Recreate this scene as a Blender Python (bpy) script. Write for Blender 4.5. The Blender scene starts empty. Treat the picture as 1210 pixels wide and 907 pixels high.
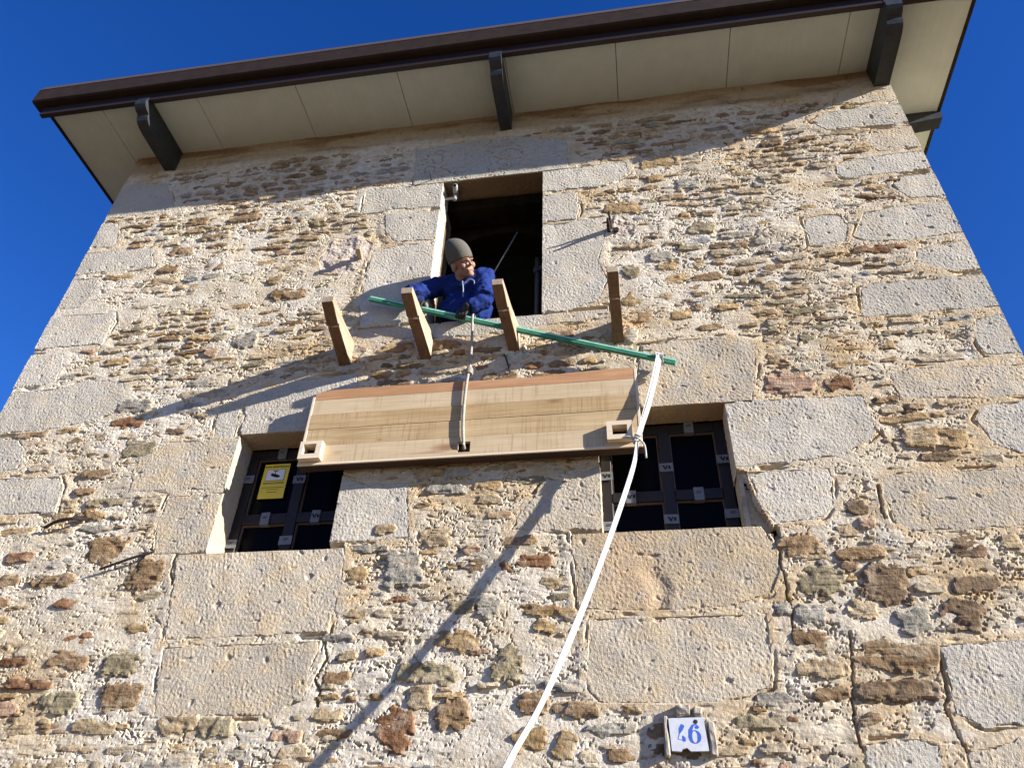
import bpy, bmesh, math, random
import numpy as np
from mathutils import Vector, Matrix, noise as mnoise

R_ = math.radians
sc = bpy.context.scene
col = sc.collection

# ------------------------------------------------------------------ camera
cam_d = bpy.data.cameras.new('camera')
cam = bpy.data.objects.new('camera', cam_d)
col.objects.link(cam)
cam_d.sensor_fit = 'HORIZONTAL'
cam_d.sensor_width = 36.0
cam_d.lens = 36.0 * 897.699 / 1210.0
cam_d.clip_end = 2000
yaw, pit, rol = -0.177774, 0.655508, 0.038809
fw = Vector((math.sin(yaw)*math.cos(pit), math.cos(yaw)*math.cos(pit), math.sin(pit)))
rt = Vector((math.cos(yaw), -math.sin(yaw), 0))
up = rt.cross(fw)
r2 = rt*math.cos(rol) + up*math.sin(rol)
u2 = -rt*math.sin(rol) + up*math.cos(rol)
cam.matrix_world = Matrix(((r2.x, u2.x, -fw.x, 0), (r2.y, u2.y, -fw.y, 0), (r2.z, u2.z, -fw.z, 1.65), (0, 0, 0, 1)))
sc.camera = cam

# ------------------------------------------------------------------ sky and sun
SUN = Vector((3.3, -1.0, 1.3)).normalized()
elev = math.asin(SUN.z)
azim = math.atan2(SUN.x, SUN.y)
world = bpy.data.worlds.new('World')
sc.world = world
world.use_nodes = True
wn = world.node_tree.nodes
sky = wn.new('ShaderNodeTexSky')
sky.sky_type = 'NISHITA'
sky.sun_disc = False
sky.sun_elevation = elev
sky.sun_rotation = azim
sky.altitude = 800
sky.air_density = 1.0
sky.dust_density = 0.1
sky.ozone_density = 4.0
bg = wn['Background']
bg.inputs['Strength'].default_value = 0.078
hsv = wn.new('ShaderNodeHueSaturation')
hsv.inputs['Saturation'].default_value = 1.26
hsv.inputs['Hue'].default_value = 0.520
world.node_tree.links.new(sky.outputs[0], hsv.inputs['Color'])
world.node_tree.links.new(hsv.outputs[0], bg.inputs['Color'])

sun_d = bpy.data.lights.new('sun', 'SUN')
sun_d.energy = 5.0
sun_d.angle = R_(0.5)
sun_d.color = (1.0, 0.945, 0.85)
sun = bpy.data.objects.new('sun', sun_d)
sun.rotation_euler = SUN.to_track_quat('Z', 'Y').to_euler()
sun.location = (20, -6, 12)
col.objects.link(sun)

sc.view_settings.view_transform = 'Standard'
sc.view_settings.look = 'None'
sc.view_settings.exposure = 1.40
sc.view_settings.gamma = 1.0

# ------------------------------------------------------------------ data measured for this building (metres: x along the wall, z up)
D = 4.0                       # the wall's face stands at y = 4
XL, XR = -4.61, 2.45          # wall corners
ZT = 7.96                     # soffit height
BLOCKS = [
    ('g', [(-4.612, 7.563), (-4.138, 7.506), (-3.92, 7.102), (-4.05, 7.039), (-4.606, 7.037)]),
    ('g', [(-4.612, 7.002), (-4.438, 6.974), (-4.363, 6.775), (-4.348, 6.629), (-4.612, 6.633)]),
    ('g', [(-4.612, 6.595), (-4.318, 6.592), (-3.951, 6.559), (-3.86, 6.319), (-3.968, 6.292), (-4.612, 6.303)]),
    ('g', [(-4.612, 6.272), (-4.348, 6.254), (-4.331, 6.075), (-4.398, 5.879), (-4.597, 5.892)]),
    ('w', [(-4.609, 5.834), (-4.308, 5.823), (-4.036, 5.805), (-3.986, 5.696), (-4.019, 5.449), (-4.598, 5.456)]),
    ('w', [(-4.595, 5.421), (-4.315, 5.402), (-4.268, 5.274), (-4.268, 5.119), (-4.346, 5.069), (-4.588, 5.067)]),
    ('w', [(-4.584, 5.042), (-4.204, 5.047), (-4.001, 5.114), (-3.674, 5.066), (-3.567, 4.82), (-3.801, 4.699), (-4.046, 4.648), (-4.42, 4.633), (-4.612, 4.643), (-4.612, 4.799)]),
    ('w', [(-4.612, 4.619), (-4.345, 4.61), (-4.227, 4.492), (-4.204, 4.311), (-4.569, 4.27)]),
    ('w', [(-4.612, 4.269), (-4.334, 4.263), (-3.859, 4.253), (-3.787, 4.156), (-3.754, 3.946), (-4.18, 3.953), (-4.598, 3.951)]),
    ('g', [(-4.595, 3.886), (-4.175, 3.841), (-3.971, 3.469), (-4.483, 3.463)]),
    ('b', [(-3.334, 4.391), (-3.086, 4.487), (-2.615, 4.491), (-2.572, 4.411), (-2.647, 4.073), (-3.007, 4.072), (-3.293, 4.08)]),
    ('b', [(-2.999, 4.048), (-2.615, 4.059), (-2.6, 3.958), (-2.614, 3.618), (-2.96, 3.613), (-3.011, 3.838)]),
    ('b', [(-2.797, 3.596), (-2.35, 3.608), (-1.692, 3.612), (-1.663, 3.392), (-1.699, 3.102), (-2.212, 3.084), (-2.703, 3.076)]),
    ('b', [(-2.704, 3.056), (-2.207, 3.064), (-1.732, 3.073), (-1.732, 2.992), (-1.771, 2.877), (-1.758, 2.738), (-1.95, 2.659), (-2.624, 2.658)]),
    ('w', [(-1.808, 4.158), (-1.619, 4.059), (-1.377, 4.063), (-1.348, 4.044), (-1.291, 3.651), (-1.79, 3.656)]),
    ('b', [(-0.485, 4.046), (-0.351, 4.008), (-0.122, 4.149), (-0.144, 3.652), (-0.721, 3.679), (-0.615, 3.839)]),
    ('w', [(-2.642, 4.848), (-2.296, 4.963), (-1.822, 4.974), (-1.742, 4.475), (-2.602, 4.503)]),
    ('g', [(-2.842, 4.708), (-2.657, 4.834), (-2.621, 4.504), (-2.802, 4.503)]),
    ('b', [(0.158, 5.028), (0.404, 5.064), (0.716, 5.061), (0.91, 4.967), (0.891, 4.782), (0.814, 4.53), (0.137, 4.512), (0.062, 4.593)]),
    ('w', [(0.661, 4.52), (1.469, 4.511), (1.488, 4.294), (1.498, 4.221), (1.412, 4.156), (1.264, 4.062), (0.72, 4.028), (0.634, 4.033)]),
    ('w', [(0.681, 4.009), (1.169, 4.008), (1.173, 3.899), (1.142, 3.755), (1.072, 3.681), (0.905, 3.65), (0.79, 3.648), (0.725, 3.793), (0.701, 3.927)]),
    ('o', [(-0.363, 3.635), (-0.106, 3.641), (0.717, 3.644), (0.796, 3.535), (0.789, 3.373), (0.724, 3.251), (0.529, 3.188), (0.326, 3.176), (0.093, 3.167), (-0.308, 3.189)]),
    ('b', [(-0.256, 3.16), (0.325, 3.161), (0.68, 3.161), (0.671, 2.945), (0.643, 2.782), (0.486, 2.712), (0.19, 2.695), (-0.221, 2.706), (-0.289, 2.781)]),
    ('b', [(1.947, 7.524), (2.012, 7.712), (2.274, 7.805), (2.45, 7.79), (2.45, 7.474), (2.196, 7.48)]),
    ('g', [(1.855, 7.428), (2.156, 7.445), (2.45, 7.43), (2.441, 7.154), (2.119, 7.159), (1.815, 7.165), (1.708, 7.324)]),
    ('b', [(2.158, 7.132), (2.445, 7.115), (2.45, 6.836), (2.123, 6.811), (2.073, 6.968)]),
    ('g', [(1.88, 6.772), (2.177, 6.794), (2.45, 6.803), (2.45, 6.558), (1.826, 6.536), (1.749, 6.61), (1.779, 6.715)]),
    ('g', [(2.203, 6.507), (2.449, 6.536), (2.45, 6.212), (2.198, 6.231), (2.136, 6.413)]),
    ('g', [(1.85, 6.152), (2.158, 6.181), (2.45, 6.196), (2.45, 5.827), (2.109, 5.806), (1.836, 5.813), (1.723, 5.902)]),
    ('g', [(1.417, 6.141), (1.577, 6.172), (1.712, 6.151), (1.736, 5.985), (1.683, 5.845), (1.479, 5.832), (1.415, 5.848)]),
    ('g', [(2.098, 5.719), (2.349, 5.785), (2.45, 5.786), (2.45, 5.466), (2.277, 5.462), (2.112, 5.54), (2.06, 5.625)]),
    ('g', [(1.644, 5.391), (1.743, 5.435), (2.081, 5.431), (2.45, 5.434), (2.45, 5.111), (2.112, 5.115), (1.798, 5.112), (1.604, 5.116)]),
    ('g', [(2.27, 5.051), (2.45, 5.087), (2.45, 4.719), (2.235, 4.728), (2.215, 4.841)]),
    ('b', [(1.668, 4.656), (1.782, 4.693), (2.45, 4.654), (2.45, 4.414), (2.12, 4.404), (1.67, 4.445), (1.63, 4.552)]),
    ('w', [(2.104, 4.383), (2.45, 4.406), (2.45, 4.014), (2.182, 4.014), (2.064, 4.093), (2.02, 4.271)]),
    ('b', [(1.422, 3.917), (1.515, 3.961), (1.91, 3.945), (2.45, 3.971), (2.45, 3.579), (1.818, 3.572), (1.487, 3.562), (1.42, 3.648), (1.394, 3.805)]),
    ('w', [(1.431, 2.976), (1.563, 2.992), (2.286, 3.006), (2.221, 2.605), (1.545, 2.583), (1.423, 2.644), (1.433, 2.768), (1.451, 2.885)]),
    ('g', [(0.987, 2.537), (1.234, 2.557), (1.333, 2.525), (1.306, 2.36), (0.987, 2.358)]),
    ('b', [(1.409, 2.493), (1.694, 2.555), (2.228, 2.574), (2.213, 2.363), (1.41, 2.36)]),
    ('w', [(-2.106, 7.057), (-1.761, 7.057), (-1.401, 7.051), (-1.371, 6.707), (-1.72, 6.728), (-2.098, 6.726)]),
    ('w', [(-1.883, 6.698), (-1.369, 6.685), (-1.335, 6.307), (-1.74, 6.305), (-1.859, 6.485)]),
    ('w', [(-1.931, 6.244), (-1.709, 6.294), (-1.285, 6.295), (-1.218, 5.496), (-1.595, 5.394), (-1.89, 5.4), (-1.95, 5.65), (-1.938, 5.924)]),
    ('b', [(-1.936, 5.366), (-1.486, 5.332), (-1.435, 5.259), (-1.749, 5.237), (-1.901, 5.253)]),
    ('p', [(-2.383, 6.218), (-2.266, 6.439), (-2.062, 6.462), (-1.912, 6.346), (-1.952, 6.063), (-2.091, 5.985), (-2.322, 6.03)]),
    ('w', [(-0.578, 7.056), (0.187, 7.061), (0.208, 6.885), (0.008, 6.745), (-0.575, 6.76)]),
    ('w', [(-0.574, 6.742), (-0.233, 6.729), (-0.207, 6.478), (-0.241, 6.365), (-0.57, 6.374)]),
    ('w', [(-0.57, 6.362), (-0.039, 6.381), (-0.008, 6.214), (-0.082, 5.873), (-0.011, 5.677), (-0.106, 5.461), (-0.361, 5.394), (-0.559, 5.402)]),
    ('b', [(-0.509, 5.385), (-0.039, 5.386), (-0.03, 5.291), (-0.488, 5.266)]),
    ('p', [(0.031, 6.389), (0.115, 6.381), (0.239, 6.201), (0.173, 6.098), (0.01, 6.122)]),
    ('L', [(-1.71, 7.572), (-0.846, 7.627), (-0.303, 7.483), (-0.273, 7.066), (-1.126, 7.099), (-1.664, 7.096)]),
]
STONES = [
    (-1.259, 2.599, 0.242, 0.23, 'rust'),
    (-3.293, 3.678, 0.299, 0.218, 'brown'),
    (-2.962, 3.502, 0.229, 0.223, 'brown'),
    (-3.574, 3.478, 0.32, 0.095, 'brown'),
    (-3.409, 3.325, 0.195, 0.075, 'rust'),
    (-3.246, 3.11, 0.2, 0.07, 'rust'),
    (-3.26, 2.987, 0.294, 0.117, 'brown'),
    (-2.854, 2.777, 0.257, 0.167, 'brown'),
    (-2.907, 2.958, 0.265, 0.143, 'olive'),
    (-3.22, 2.749, 0.263, 0.122, 'olive'),
    (-3.454, 2.853, 0.325, 0.066, 'rust'),
    (-3.891, 3.489, 0.146, 0.097, 'brown'),
    (-3.893, 3.643, 0.211, 0.084, 'rust'),
    (-2.463, 2.633, 0.269, 0.106, 'tan'),
    (-2.241, 2.619, 0.216, 0.106, 'olive'),
    (-1.321, 3.468, 0.255, 0.231, 'grey'),
    (-1.143, 3.667, 0.191, 0.149, 'tan'),
    (-0.958, 3.252, 0.164, 0.117, 'olive'),
    (-0.808, 3.228, 0.142, 0.131, 'grey'),
    (-0.967, 3.049, 0.268, 0.124, 'ochre'),
    (-1.115, 2.877, 0.342, 0.118, 'olive'),
    (-1.141, 2.749, 0.136, 0.126, 'tan'),
    (-0.96, 2.668, 0.195, 0.151, 'brown'),
    (-0.683, 2.923, 0.167, 0.193, 'olive'),
    (-0.546, 2.721, 0.173, 0.111, 'brown'),
    (-0.556, 2.535, 0.185, 0.155, 'ochre'),
    (-0.39, 2.519, 0.111, 0.153, 'ochre'),
    (-0.643, 3.618, 0.234, 0.07, 'brown'),
    (-1.595, 3.45, 0.135, 0.094, 'ochre'),
    (-1.464, 3.732, 0.16, 0.079, 'tan'),
    (0.915, 3.524, 0.25, 0.139, 'brown'),
    (0.97, 3.324, 0.272, 0.172, 'olive'),
    (1.289, 3.286, 0.235, 0.228, 'dark'),
    (1.131, 3.393, 0.114, 0.066, 'dark'),
    (0.891, 3.143, 0.153, 0.124, 'grey'),
    (1.376, 3.087, 0.175, 0.145, 'grey'),
    (0.863, 3.004, 0.191, 0.128, 'brown'),
    (0.887, 2.866, 0.27, 0.098, 'tan'),
    (0.905, 2.745, 0.194, 0.079, 'brown'),
    (1.247, 2.921, 0.409, 0.163, 'brown'),
    (1.205, 2.761, 0.4, 0.105, 'dark'),
    (1.048, 2.629, 0.129, 0.064, 'brown'),
    (1.61, 3.115, 0.211, 0.188, 'dark'),
    (1.718, 3.284, 0.27, 0.107, 'dark'),
    (1.742, 3.489, 0.192, 0.162, 'dark'),
    (1.964, 3.498, 0.122, 0.114, 'tan'),
    (0.558, 2.625, 0.266, 0.076, 'olive'),
    (1.147, 3.158, 0.164, 0.11, 'tan'),
    (1.059, 4.617, 0.318, 0.198, 'pink'),
    (1.349, 4.591, 0.177, 0.13, 'rust'),
    (1.782, 4.163, 0.387, 0.15, 'ochre'),
    (1.776, 4.03, 0.222, 0.067, 'dark'),
    (1.026, 4.833, 0.13, 0.118, 'brown'),
    (1.249, 3.734, 0.132, 0.114, 'dark'),
    (1.284, 3.639, 0.096, 0.071, 'pink'),
    (0.456, 6.983, 0.348, 0.158, 'ochre'),
    (0.734, 6.933, 0.12, 0.088, 'brown'),
    (0.4, 6.79, 0.154, 0.087, 'ochre'),
    (0.645, 6.684, 0.196, 0.148, 'grey'),
    (0.484, 6.53, 0.254, 0.082, 'brown'),
    (0.133, 6.462, 0.35, 0.143, 'ochre'),
    (0.558, 6.294, 0.145, 0.098, 'ochre'),
    (0.687, 6.139, 0.216, 0.123, 'olive'),
    (0.373, 5.874, 0.196, 0.108, 'grey'),
    (0.406, 5.761, 0.139, 0.105, 'ochre'),
    (0.135, 5.744, 0.153, 0.141, 'olive'),
    (0.465, 5.623, 0.207, 0.103, 'ochre'),
    (0.667, 5.614, 0.233, 0.085, 'brown'),
    (0.128, 5.452, 0.148, 0.174, 'ochre'),
    (0.599, 5.487, 0.122, 0.115, 'brown'),
    (0.367, 5.465, 0.128, 0.082, 'tan'),
    (0.188, 5.29, 0.174, 0.144, 'brown'),
    (0.454, 5.276, 0.171, 0.094, 'ochre'),
    (-3.332, 4.436, 0.25, 0.157, 'olive'),
    (-3.513, 4.664, 0.272, 0.106, 'rust'),
    (-3.841, 5.26, 0.267, 0.079, 'ochre'),
    (-3.5, 4.813, 0.277, 0.126, 'grey'),
    (-3.05, 4.755, 0.174, 0.115, 'grey'),
    (-2.792, 5.377, 0.211, 0.175, 'grey'),
    (-3.042, 5.283, 0.127, 0.104, 'pink'),
    (-3.579, 4.247, 0.261, 0.083, 'brown'),
    (-3.622, 4.117, 0.167, 0.066, 'brown'),
    (-2.704, 6.02, 0.15, 0.12, 'brown'),
    (-2.554, 5.831, 0.328, 0.134, 'brown'),
    (-3.715, 6.268, 0.212, 0.107, 'brown'),
    (-3.651, 6.867, 0.273, 0.12, 'brown'),
    (-3.175, 6.841, 0.332, 0.106, 'brown'),
    (-3.394, 6.628, 0.297, 0.092, 'tan'),
    (-3.663, 6.471, 0.248, 0.112, 'brown'),
]
CRACKS = [
    [(0.807, 3.589), (0.787, 3.499), (0.796, 3.353), (0.791, 3.236), (0.792, 3.123), (0.788, 2.992)],
    [(1.05, 3.038), (1.036, 2.924), (1.021, 2.823), (0.988, 2.667), (0.975, 2.563), (0.994, 2.483), (1.009, 2.423)],
    [(1.427, 2.946), (1.443, 2.856), (1.427, 2.739), (1.401, 2.664), (1.411, 2.59), (1.433, 2.518), (1.439, 2.423)],
    [(-2.797, 3.616), (-2.791, 3.526), (-2.758, 3.427)],
    [(-1.732, 3.085), (-1.692, 2.954), (-1.733, 2.864), (-1.696, 2.798), (-1.708, 2.712)],
    [(1.457, 4.258), (1.528, 4.163), (1.556, 4.091)],
    [(1.391, 3.876), (1.381, 3.727), (1.383, 3.664)],
]

# openings: x0, x1, z0, z1
UW = (-1.395, -0.52, 5.385, 7.05)
LW = (-2.60, -1.80, 3.615, 4.50)
RW = (-0.16, 0.645, 3.645, 4.515)
OPEN = [UW, LW, RW]
BLOCKS.append(('g', [(-1.38, 5.42), (-0.53, 5.42), (-0.52, 5.27), (-0.95, 5.215), (-1.36, 5.23)]))

# ------------------------------------------------------------------ helpers
def link(o, parent=None):
    col.objects.link(o)
    if parent is not None:
        o.parent = parent
    return o

def empty(name, loc, label=None, cat=None, group=None):
    o = bpy.data.objects.new(name, None)
    o.location = loc
    o.empty_display_size = 0.2
    col.objects.link(o)
    if label: o['label'] = label
    if cat: o['category'] = cat
    if group: o['group'] = group
    bpy.context.view_layer.update()
    return o

def root_loc(p):
    v = Vector((0, 0, 0))
    while p is not None:
        v += p.location
        p = p.parent
    return v

def add_obj(name, me, mat, parent=None, smooth=False):
    """links a mesh given in world coordinates under its parent"""
    o = bpy.data.objects.new(name, me)
    if mat is not None:
        me.materials.append(mat)
    if smooth:
        for p in me.polygons: p.use_smooth = True
    if parent is not None:
        off = root_loc(parent)
        if off.length > 0:
            me.transform(Matrix.Translation(-off))
    return link(o, parent)

def np_mesh(name, V, F, mat, parent=None, C=None, smooth=False):
    V = np.asarray(V, dtype=np.float32)
    if parent is not None:
        V = V - np.array(root_loc(parent), dtype=np.float32)
    F = np.asarray(F, dtype=np.int32)
    k = F.shape[1]
    me = bpy.data.meshes.new(name)
    me.vertices.add(len(V)); me.vertices.foreach_set('co', V.ravel())
    me.loops.add(F.size); me.loops.foreach_set('vertex_index', F.ravel())
    me.polygons.add(len(F))
    me.polygons.foreach_set('loop_start', np.arange(0, F.size, k, dtype=np.int32))
    me.polygons.foreach_set('loop_total', np.full(len(F), k, dtype=np.int32))
    me.polygons.foreach_set('use_smooth', np.full(len(F), smooth, dtype=bool))
    if C is not None:
        a = me.color_attributes.new('Col', 'FLOAT_COLOR', 'POINT')
        a.data.foreach_set('color', np.concatenate([C, np.ones((len(C), 1))], 1).astype(np.float32).ravel())
    me.update(calc_edges=True)
    me.materials.append(mat)
    o = bpy.data.objects.new(name, me)
    return link(o, parent)

def bm_obj(name, bm, mat, parent=None, smooth=False):
    bmesh.ops.recalc_face_normals(bm, faces=bm.faces)
    me = bpy.data.meshes.new(name)
    bm.to_mesh(me); bm.free()
    return add_obj(name, me, mat, parent, smooth)

def box(bm, x0, x1, y0, y1, z0, z1, rot=None, bevel=0.0):
    c = Vector(((x0+x1)/2, (y0+y1)/2, (z0+z1)/2))
    M = Matrix.Translation(c)
    if rot is not None: M = M @ rot
    M = M @ Matrix.Diagonal((x1-x0, y1-y0, z1-z0, 1))
    g = bmesh.ops.create_cube(bm, size=1, matrix=M)
    if bevel > 0:
        es = set(e for v in g['verts'] for e in v.link_edges)
        bmesh.ops.bevel(bm, geom=list(es), offset=bevel, segments=1, affect='EDGES', profile=0.5)

def box_obj(name, x0, x1, y0, y1, z0, z1, mat, parent=None, bevel=0.0):
    bm = bmesh.new(); box(bm, x0, x1, y0, y1, z0, z1, None, bevel)
    return bm_obj(name, bm, mat, parent)

def prism(bm, poly, axis, a0, a1):
    """extrude a 2D polygon: axis 'x' poly=(y,z), 'y' poly=(x,z)"""
    def P(q, a):
        return (a, q[0], q[1]) if axis == 'x' else (q[0], a, q[1])
    v0 = [bm.verts.new(P(q, a0)) for q in poly]
    v1 = [bm.verts.new(P(q, a1)) for q in poly]
    n = len(poly)
    bm.faces.new(v0); bm.faces.new(v1[::-1])
    for i in range(n):
        bm.faces.new((v0[i], v1[i], v1[(i+1) % n], v0[(i+1) % n]))

def frame_of(d):
    d = d.normalized()
    a = Vector((0, 0, 1)) if abs(d.z) < 0.9 else Vector((1, 0, 0))
    s = d.cross(a).normalized()
    return s, d.cross(s).normalized()

def capsule(bm, p0, p1, r0, r1, n=10, sx=1.0):
    p0, p1 = Vector(p0), Vector(p1)
    d = p1 - p0
    L = d.length
    d = d / L if L > 1e-6 else Vector((0, 0, 1))
    s, t = frame_of(d)
    rings = []
    for a in (-80, -45, 0):
        rings.append((p0 + d*r0*math.sin(R_(a)), r0*math.cos(R_(a))))
    for a in (0, 45, 80):
        rings.append((p1 + d*r1*math.sin(R_(a)), r1*math.cos(R_(a))))
    prev = None
    for c, r in rings:
        cur = [bm.verts.new(c + s*(r*sx*math.cos(2*math.pi*k/n)) + t*(r*math.sin(2*math.pi*k/n))) for k in range(n)]
        if prev:
            for k in range(n):
                bm.faces.new((prev[k], prev[(k+1) % n], cur[(k+1) % n], cur[k]))
        else:
            bm.faces.new(cur[::-1])
        prev = cur
    bm.faces.new(prev)

def ellipsoid(bm, c, r, rot=None, seg=16):
    M = Matrix.Translation(Vector(c))
    if rot is not None: M = M @ rot.to_4x4()
    M = M @ Matrix.Diagonal((r[0], r[1], r[2], 1))
    bmesh.ops.create_uvsphere(bm, u_segments=seg, v_segments=seg//2+2, radius=1, matrix=M)

def tube(bm, pts, rad, n=10, flat=1.0, twist=0.0):
    pts = [Vector(p) for p in pts]
    prev = None
    for i, p in enumerate(pts):
        d = (pts[min(i+1, len(pts)-1)] - pts[max(i-1, 0)]).normalized()
        s, t = frame_of(d)
        r = rad[i] if isinstance(rad, (list, tuple)) else rad
        cur = []
        for k in range(n):
            a = 2*math.pi*k/n + twist*i
            cur.append(bm.verts.new(p + s*(r*math.cos(a)) + t*(r*flat*math.sin(a))))
        if prev:
            for k in range(n):
                bm.faces.new((prev[k], prev[(k+1) % n], cur[(k+1) % n], cur[k]))
        else:
            bm.faces.new(cur[::-1])
        prev = cur
    bm.faces.new(prev)

def spline(pts, n):
    """Catmull-Rom through the points"""
    P = [Vector(p) for p in pts]
    out = []
    for i in range(len(P)-1):
        a, b, c, d = P[max(i-1, 0)], P[i], P[i+1], P[min(i+2, len(P)-1)]
        for k in range(n):
            t = k/n
            out.append(0.5*((2*b) + (c-a)*t + (2*a-5*b+4*c-d)*t*t + (3*b-a-3*c+d)*t**3))
    out.append(P[-1])
    return out

def ribbon(bm, pts, width, thick, side=Vector((1, 0, 0)), turn=None):
    """flat webbing swept along points; side = direction of its width"""
    prev = None
    for i, p in enumerate(pts):
        d = (pts[min(i+1, len(pts)-1)] - pts[max(i-1, 0)]).normalized()
        s = (side - d*side.dot(d)).normalized()
        t = d.cross(s).normalized()
        if turn is not None:
            a = turn(i/(len(pts)-1))
            s, t = s*math.cos(a)+t*math.sin(a), t*math.cos(a)-s*math.sin(a)
        w = width(i/(len(pts)-1)) if callable(width) else width
        cur = [bm.verts.new(p + s*(w/2*a) + t*(thick/2*b)) for a, b in ((-1, -1), (1, -1), (1, 1), (-1, 1))]
        if prev:
            for k in range(4):
                bm.faces.new((prev[k], prev[(k+1) % 4], cur[(k+1) % 4], cur[k]))
        else:
            bm.faces.new(cur[::-1])
        prev = cur
    bm.faces.new(prev)

# numpy gradient noise --------------------------------------------------
def _hash(ix, iy, seed):
    h = (ix.astype(np.int64)*374761393 + iy.astype(np.int64)*668265263 + seed*1274126177) & 0xffffffff
    h = ((h ^ (h >> 13))*1274126177) & 0xffffffff
    h = h ^ (h >> 16)
    return h

def gn(x, y, seed=0):
    x = np.asarray(x, dtype=np.float64); y = np.asarray(y, dtype=np.float64)
    ix = np.floor(x); iy = np.floor(y)
    fx = x-ix; fy = y-iy
    ix = ix.astype(np.int64); iy = iy.astype(np.int64)
    u = fx*fx*fx*(fx*(fx*6-15)+10); v = fy*fy*fy*(fy*(fy*6-15)+10)
    def g(dx, dy):
        a = (_hash(ix+dx, iy+dy, seed) & 1023)*(2*math.pi/1024)
        return np.cos(a)*(fx-dx) + np.sin(a)*(fy-dy)
    a, b, c, d = g(0, 0), g(1, 0), g(0, 1), g(1, 1)
    return 1.5*((a*(1-u)+b*u)*(1-v) + (c*(1-u)+d*u)*v)

def fbm(x, y, seed=0, o=4, lac=2.03, gain=0.5):
    s = 0; a = 1.0; f = 1.0
    for i in range(o):
        s = s + a*gn(x*f, y*f, seed+i*17)
        a *= gain; f *= lac
    return s

def sstep(a, b, x):
    t = np.clip((x-a)/(b-a), 0, 1)
    return t*t*(3-2*t)

def poly_sd(px, pz, poly):
    """signed distance, positive inside"""
    best = np.full(px.shape, 1e9)
    inside = np.zeros(px.shape, dtype=bool)
    n = len(poly)
    for i in range(n):
        ax, az = poly[i]; bx, bz = poly[(i+1) % n]
        ex, ez = bx-ax, bz-az
        t = np.clip(((px-ax)*ex + (pz-az)*ez)/(ex*ex+ez*ez+1e-12), 0, 1)
        best = np.minimum(best, (px-ax-t*ex)**2 + (pz-az-t*ez)**2)
        c = ((az > pz) != (bz > pz)) & (px < (bx-ax)*(pz-az)/((bz-az) if abs(bz-az) > 1e-9 else 1e-9) + ax)
        inside ^= c
    d = np.sqrt(best)
    return np.where(inside, d, -d)

# ------------------------------------------------------------------ materials
def new_mat(name):
    m = bpy.data.materials.new(name)
    m.use_nodes = True
    return m, m.node_tree.nodes, m.node_tree.links, m.node_tree.nodes['Principled BSDF']

def stone_mat(name, bump_scale, bump_dist, var=0.35, pits=0.0):
    m, n, l, b = new_mat(name)
    geo = n.new('ShaderNodeNewGeometry')
    at = n.new('ShaderNodeVertexColor'); at.layer_name = 'Col'
    ns = n.new('ShaderNodeTexNoise'); ns.inputs['Scale'].default_value = bump_scale*0.35; ns.inputs['Detail'].default_value = 8; ns.inputs['Roughness'].default_value = 0.7
    l.new(geo.outputs['Position'], ns.inputs['Vector'])
    rmp = n.new('ShaderNodeMapRange'); rmp.inputs['From Min'].default_value = 0.3; rmp.inputs['From Max'].default_value = 0.7
    rmp.inputs['To Min'].default_value = 1-var; rmp.inputs['To Max'].default_value = 1+var*0.7
    l.new(ns.outputs['Fac'], rmp.inputs['Value'])
    mul = n.new('ShaderNodeVectorMath'); mul.operation = 'SCALE'
    l.new(at.outputs['Color'], mul.inputs[0]); l.new(rmp.outputs['Result'], mul.inputs['Scale'])
    l.new(mul.outputs['Vector'], b.inputs['Base Color'])
    nb = n.new('ShaderNodeTexNoise'); nb.inputs['Scale'].default_value = bump_scale; nb.inputs['Detail'].default_value = 6; nb.inputs['Roughness'].default_value = 0.65
    l.new(geo.outputs['Position'], nb.inputs['Vector'])
    bp = n.new('ShaderNodeBump'); bp.inputs['Strength'].default_value = 0.8; bp.inputs['Distance'].default_value = bump_dist
    l.new(nb.outputs['Fac'], bp.inputs['Height'])
    l.new(bp.outputs['Normal'], b.inputs['Normal'])
    b.inputs['Roughness'].default_value = 0.95
    b.inputs['Specular IOR Level'].default_value = 0.15
    return m

def plain_mat(name, c, rough=0.6, spec=0.4, noise=0.0, nscale=20.0, bump=0.0, bscale=80.0, metal=0.0, c2=None):
    m, n, l, b = new_mat(name)
    tc = n.new('ShaderNodeTexCoord')
    b.inputs['Roughness'].default_value = rough
    b.inputs['Specular IOR Level'].default_value = spec
    b.inputs['Metallic'].default_value = metal
    if noise > 0 or c2:
        ns = n.new('ShaderNodeTexNoise'); ns.inputs['Scale'].default_value = nscale; ns.inputs['Detail'].default_value = 6; ns.inputs['Roughness'].default_value = 0.65
        l.new(tc.outputs['Object'], ns.inputs['Vector'])
        mx = n.new('ShaderNodeMix'); mx.data_type = 'RGBA'
        k = 1-noise
        mx.inputs[6].default_value = (*[x*k for x in c], 1)
        mx.inputs[7].default_value = (*(c2 if c2 else [min(1, x*(1+noise)) for x in c]), 1)
        rp = n.new('ShaderNodeMapRange'); rp.inputs['From Min'].default_value = 0.32; rp.inputs['From Max'].default_value = 0.68
        l.new(ns.outputs['Fac'], rp.inputs['Value']); l.new(rp.outputs['Result'], mx.inputs[0])
        l.new(mx.outputs[2], b.inputs['Base Color'])
    else:
        b.inputs['Base Color'].default_value = (*c, 1)
    if bump > 0:
        nb = n.new('ShaderNodeTexNoise'); nb.inputs['Scale'].default_value = bscale; nb.inputs['Detail'].default_value = 4
        l.new(tc.outputs['Object'], nb.inputs['Vector'])
        bp = n.new('ShaderNodeBump'); bp.inputs['Strength'].default_value = 0.6; bp.inputs['Distance'].default_value = bump
        l.new(nb.outputs['Fac'], bp.inputs['Height']); l.new(bp.outputs['Normal'], b.inputs['Normal'])
    return m

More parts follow.
